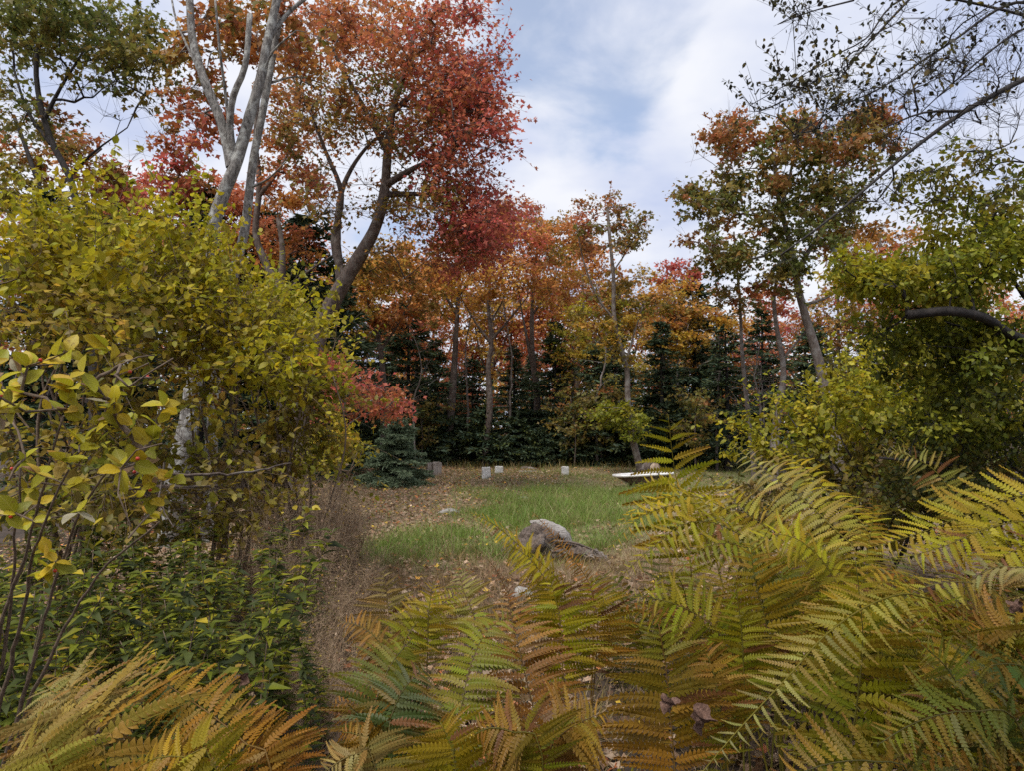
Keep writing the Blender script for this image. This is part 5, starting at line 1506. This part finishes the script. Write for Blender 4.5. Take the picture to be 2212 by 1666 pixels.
def clearing_things():
    for lab, u, Y, w, d, h, rz, mat in (
            ('pale stone block with dark streaks, nearest of the low blocks', 1051, 19.6,   .25, .2, .36, .12, M_STONE),
            ('smallest square white stone block behind the streaked one', 1078, 22.3, .27, .2, .28, .05, M_STONE),
            ('mottled pale stone block right of the stone mound', 1220, 21.0, .225, .18, .30, -.06, M_STONE)):
        g = ground_at(u, Y)
        o = bm_obj('stone_block', rough_block(w, d, h), mat, None, g, (random.uniform(-.03, .03), random.uniform(-.04, .04), rz))
        tag(o, lab, 'block', 'pale blocks standing on the grass')
    # tall block of weathered timber
    g = ground_at(940, 21.5)
    root = thing('timber_block', g, 'tall brownish weathered timber block beside the small blue spruce', 'block')
    root.rotation_euler = (0, 0, .3)
    bm_obj('post', rough_block(.27, .25, .47, .012), M_WOODGREY, root, (.07, 0, 0))
    bm_obj('board', rough_block(.17, .16, .455, .012), M_WOODGREY, root, (-.16, .07, 0), (0, .02, .1))
    # low stones at the wood edge
    def rock(name, lab, cat, u, Y, rx, ry, rz, seed, mat=M_STONE, sink=.35):
        bm = bmesh.new(); bmesh.ops.create_icosphere(bm, subdivisions=3, radius=1)
        rr = np.random.default_rng(seed); ph = rr.uniform(0, 6, 9)
        for v in bm.verts:
            c = v.co
            k = 1 + .16 * math.sin(c.x * 3 + ph[0]) * math.sin(c.y * 2.6 + ph[1]) + .1 * math.sin(c.z * 5 + ph[2] + c.x * 4) + .05 * math.sin(c.y * 9 + ph[3])
            v.co = Vector((c.x * rx * k, c.y * ry * k, (c.z * k) * rz))
        g = ground_at(u, Y)
        return tag(bm_obj(name, bm, mat, None, g + np.array([0, 0, rz * (1 - sink)]) * .6, smooth=True), lab, cat)
    rock('flat_stone', 'low flat grey stone at the edge of the wood', 'stone', 1142, 23.0, .42, .3, .05, 1, M_ROCK)
    rock('flat_stone', 'long brown stone just behind the low flat grey one', 'stone', 1140, 25.0, .42, .25, .10, 2, M_ROT)
    rock('field_stone', 'pale stone half buried in dead leaves in the middle of the clearing', 'stone', 1130, 14.6, .2, .15, .06, 3, M_ROCK)
    rock('field_stone', 'white grey stone among the ferns in front of the stump', 'stone', 1130, 6.1, .10, .09, .085, 4, M_ROCK)
    rock('field_stone', 'pale pointed stone lying at the left edge of the green grass', 'stone', 972, 12.0, .24, .1, .07, 5, M_PALEWOOD)
    # bathtub
    g = ground_at(1388, 17.0)
    tub = thing('bathtub', g, 'old white rimmed cast iron bathtub standing in the grass at the right', 'bathtub')
    tub.rotation_euler = (0, math.radians(-2.6), math.radians(4))
    tub.scale = (.97, 1, .76)
    K = 40
    a = np.linspace(0, 2 * np.pi, K, endpoint=False)
    def ring(L, Wd, z, dx=0.0):
        ca, sa = np.cos(a), np.sin(a)
        e = .55
        return np.stack([dx + L * np.sign(ca) * np.abs(ca) ** e, Wd * np.sign(sa) * np.abs(sa) ** e, np.full(K, z)], 1)
    def loft(rings, close=True):
        b = Buf(); V = np.concatenate(rings); F = []
        for i in range(len(rings) - 1):
            for j in range(K):
                F.append((i * K + j, i * K + (j + 1) % K, (i + 1) * K + (j + 1) % K, (i + 1) * K + j))
        b.add(V, F)
        if close:
            b.f.append(np.array([[(len(rings) - 1) * K + j for j in range(K)]]))
        return b
    body = loft([ring(.72, .29, .40), ring(.66, .28, .33, .02), ring(.55, .26, .2, .06), ring(.46, .22, .08, .1), ring(.40, .18, .05, .12)])
    body.obj('body', M_RUST, tub, smooth=True)
    rim = loft([ring(.70, .27, .385), ring(.775, .335, .39), ring(.80, .36, .43), ring(.785, .345, .468), ring(.73, .29, .475), ring(.69, .25, .45)], False)
    rim.obj('rim', M_ENAMEL, tub, smooth=True)
    basin = loft([ring(.69, .25, .45), ring(.63, .235, .3, .02), ring(.52, .2, .14, .06), ring(.4, .15, .10, .1)])
    basin.obj('basin', M_ENAMEL, tub, smooth=True)
    for sx in (-.28, .42):
        for sy in (-.17, .17):
            b = Buf(); tube(b, [(sx, sy, .12), (sx * 1.08, sy * 1.1, .06), (sx * 1.1, sy * 1.15, -.02)], [.035, .025, .03], 7); b.obj('foot', M_RUST, tub, smooth=True)
    b = Buf(); tube(b, resample([(.28, -.33, .50), (.31, -.37, .475), (.30, -.39, .41), (.26, -.38, .385)], .02), .012, 6); b.obj('hook', M_DARKBARK, tub, smooth=True)
    # cut logs behind the tub
    def log(lab, c, ax, L, r, grp='cut logs behind the bathtub', mat=M_ROT):
        ax = nrm(np.asarray(ax, float))
        root = thing('log', c, lab, 'log', grp)
        p = np.array([-ax * L / 2, ax * 0, ax * L / 2])
        b = Buf(); tube(b, resample(p, .06), r, 14, rough=.07, cap=False); b.obj('bark', mat, root, smooth=True)
        for s in (-1, 1):
            b = Buf(); q = ax * s * L / 2
            tube(b, np.array([q - ax * s * .01, q + ax * s * .006]), [r * .93, r * .9], 14); b.obj('cut_end', M_WOODEND, root)
        return root
    g = ground_at(1402, 19.0)
    log('cut log lying end on behind the bathtub, its sawn face showing', g + np.array([.04, 0, .44]), (.25, -1, .02), .5, .175)
    log('lower log under the sawn one behind the bathtub', g + np.array([-.02, .12, .14]), (1, -.4, .02), .7, .15)
    g = ground_at(1378, 19.2)
    root = thing('root_wad', g, 'tangle of bare roots and dead wood behind the bathtub', 'root')
    b = Buf()
    for k in range(16):
        e = np.array([R.normal() * .28, R.normal() * .2, R.uniform(.15, .72)])
        p = resample([(R.normal() * .08, R.normal() * .08, .0), e * .5 + R.normal(size=3) * .08, e], .06)
        tube(b, p, np.linspace(R.uniform(.02, .07), .008, len(p)), 7, rough=.15)
    b.obj('roots', M_ROT, root, smooth=True)
    # stump in front of the green grass
    g = ground_at(1166, 8.1)
    st = thing('stump', g + np.array([0, 0, .02]), 'tilted weathered stump with a bleached slanting top in front of the green grass', 'stump')
    b = Buf()
    p = resample([(-.18, 0, -.08), (-.08, 0, .10), (.0, .03, .24), (.06, .05, .36)], .04)
    tube(b, p, np.interp(np.linspace(0, 1, len(p)), [0, .3, .7, 1], [.26, .23, .2, .13]), 22, rough=.26)
    b.obj('trunk', M_ROT, st, smooth=True)
    b = Buf()
    p = resample([(-.10, .10, .42), (.06, .10, .36), (.22, .12, .24), (.30, .12, .12)], .04)
    tube(b, p, np.interp(np.linspace(0, 1, len(p)), [0, .25, .7, 1], [.012, .06, .085, .04]), 14, rough=.3)
    b.obj('slanted_top', M_PALEWOOD, st, smooth=True)
    b = Buf()
    p = resample([(-.14, -.12, .04), (-.1, -.2, .14), (-.02, -.24, .24), (.02, -.2, .30)], .04)
    tube(b, p, np.interp(np.linspace(0, 1, len(p)), [0, .5, 1], [.07, .10, .04]), 12, rough=.4)
    b.obj('bark_slab', M_ROT, st, smooth=True)
    for e in ((-.42, -.1, -.02), (.35, -.25, -.03), (-.3, .25, -.02)):
        b = Buf(); p = resample([(0, 0, .08), (e[0] * .5, e[1] * .5, .06), e], .05); tube(b, p, np.linspace(.1, .03, len(p)), 8, rough=.15); b.obj('root', M_ROT, st, smooth=True)
    st.scale = (1.2, 1.15, .95)
    # rotten log right of the stump
    g = ground_at(1250, 7.9)
    lg = thing('rotten_log', g, 'grey rotten log lying to the right of the stump', 'log')
    b = Buf()
    for k in range(26):
        o = np.array([R.normal() * .08, R.normal() * .08, R.uniform(.0, .10)])
        L = R.uniform(.6, 1.05)
        p = resample([o + np.array([-.27, R.normal() * .05, .07]), o + np.array([-.02, R.normal() * .05, .05]), o + np.array([R.uniform(.1, .36), R.normal() * .07, R.uniform(-.06, .03)])], .04)
        p += R.normal(size=p.shape) * .008
        tube(b, p, np.linspace(R.uniform(.012, .026), R.uniform(.005, .012), len(p)), 6, rough=.3)
    p = resample([(-.30, .04, .08), (-.1, .0, .07), (.12, -.02, .03), (.33, -.05, -.04)], .035)
    tube(b, p, np.interp(np.linspace(0, 1, len(p)), [0, .3, .8, 1], [.11, .15, .13, .06]), 18, rough=.45)
    b.obj('trunk', M_ROT, lg, smooth=True)
    b = Buf()
    for k in range(6):
        o = np.array([0, R.normal() * .08, R.uniform(.15, .24)])
        p = resample([o + (-.3, .05, .05), o + (-.05, 0, .03), o + (.2, -.03, -.06)], .05)
        tube(b, p, np.linspace(.016, .006, len(p)), 6, rough=.2)
    b.obj('splinters', M_ROT, lg, smooth=True)
    # fallen stick in the shrub and on the left ground
    for lab, pts, r in (('long grey fallen branch lying level under the yellow shrub', line([3.6, 3.7, 3.9, 4.1], (350, 1408), (450, 1408), (545, 1400), (640, 1380)) if False else line([3.6, 3.7, 3.9, 4.1], (350, 1020), (450, 1026), (545, 1018), (630, 1002)), .009),
                        ('pale fallen branch slanting down through the weeds', line([3.3, 3.3, 3.2], (355, 1000), (345, 1075), (375, 1140)), .005),
                        ('thick grey broken branch low in the yellow shrub', line([4.2, 4.2, 4.3], (330, 1055), (400, 1052), (470, 1050)), .014)):
        b = Buf(); p = resample(pts, .06); p[1:-1] += R.normal(size=(len(p) - 2, 3)) * .006
        tube(b, p, np.linspace(r, r * .5, len(p)), 8, rough=.08)
        tag(b.obj('fallen_branch', M_BARK, None, p[0], True), lab, 'branch')
    # large brown leaves caught in the ferns
    for lab, u, v, Y, s in (('crumpled brown leaf caught on the fern at the bottom right of the middle', 1520, 1560, 1.3, .075), ('curled pale brown leaf hanging by the golden fern stem', 1447, 1525, 1.4, .06), ('dark purple brown leaf lying on the straw coloured fern', 215, 1600, 1.22, .05), ('pink brown curled leaf behind the golden arching frond', 520, 1470, 1.5, .045), ('brown leaf at the right edge of the fern bank', 2195, 1310, 1.5, .05)):
        bm = bmesh.new(); bmesh.ops.create_grid(bm, x_segments=8, y_segments=8, size=1)
        for w in bm.verts:
            x, y = w.co.x, w.co.y
            k = .55 + .45 * abs(math.cos(2.5 * math.atan2(y, x)))
            rr_ = math.hypot(x, y)
            w.co = Vector((x * k, y * k, 1.0 * x * x - .55 * y * y + .22 * math.sin(6 * x + 4 * y))) * s * .3
        o = bm_obj('fallen_leaf', bm, rough_mat('brown_leaf', (.10, .055, .04), (.27, .16, .115), (40, 40, 40), bump=.6), None, P(u, v, Y), (R.uniform(.5, 1.3), R.uniform(-.6, .6), R.uniform(0, 6)), True)
        tag(o, lab, 'leaf')
clearing_things()
print('TRIS', sum(len(m.polygons) for m in bpy.data.meshes), 'OBJS', len(bpy.data.objects))
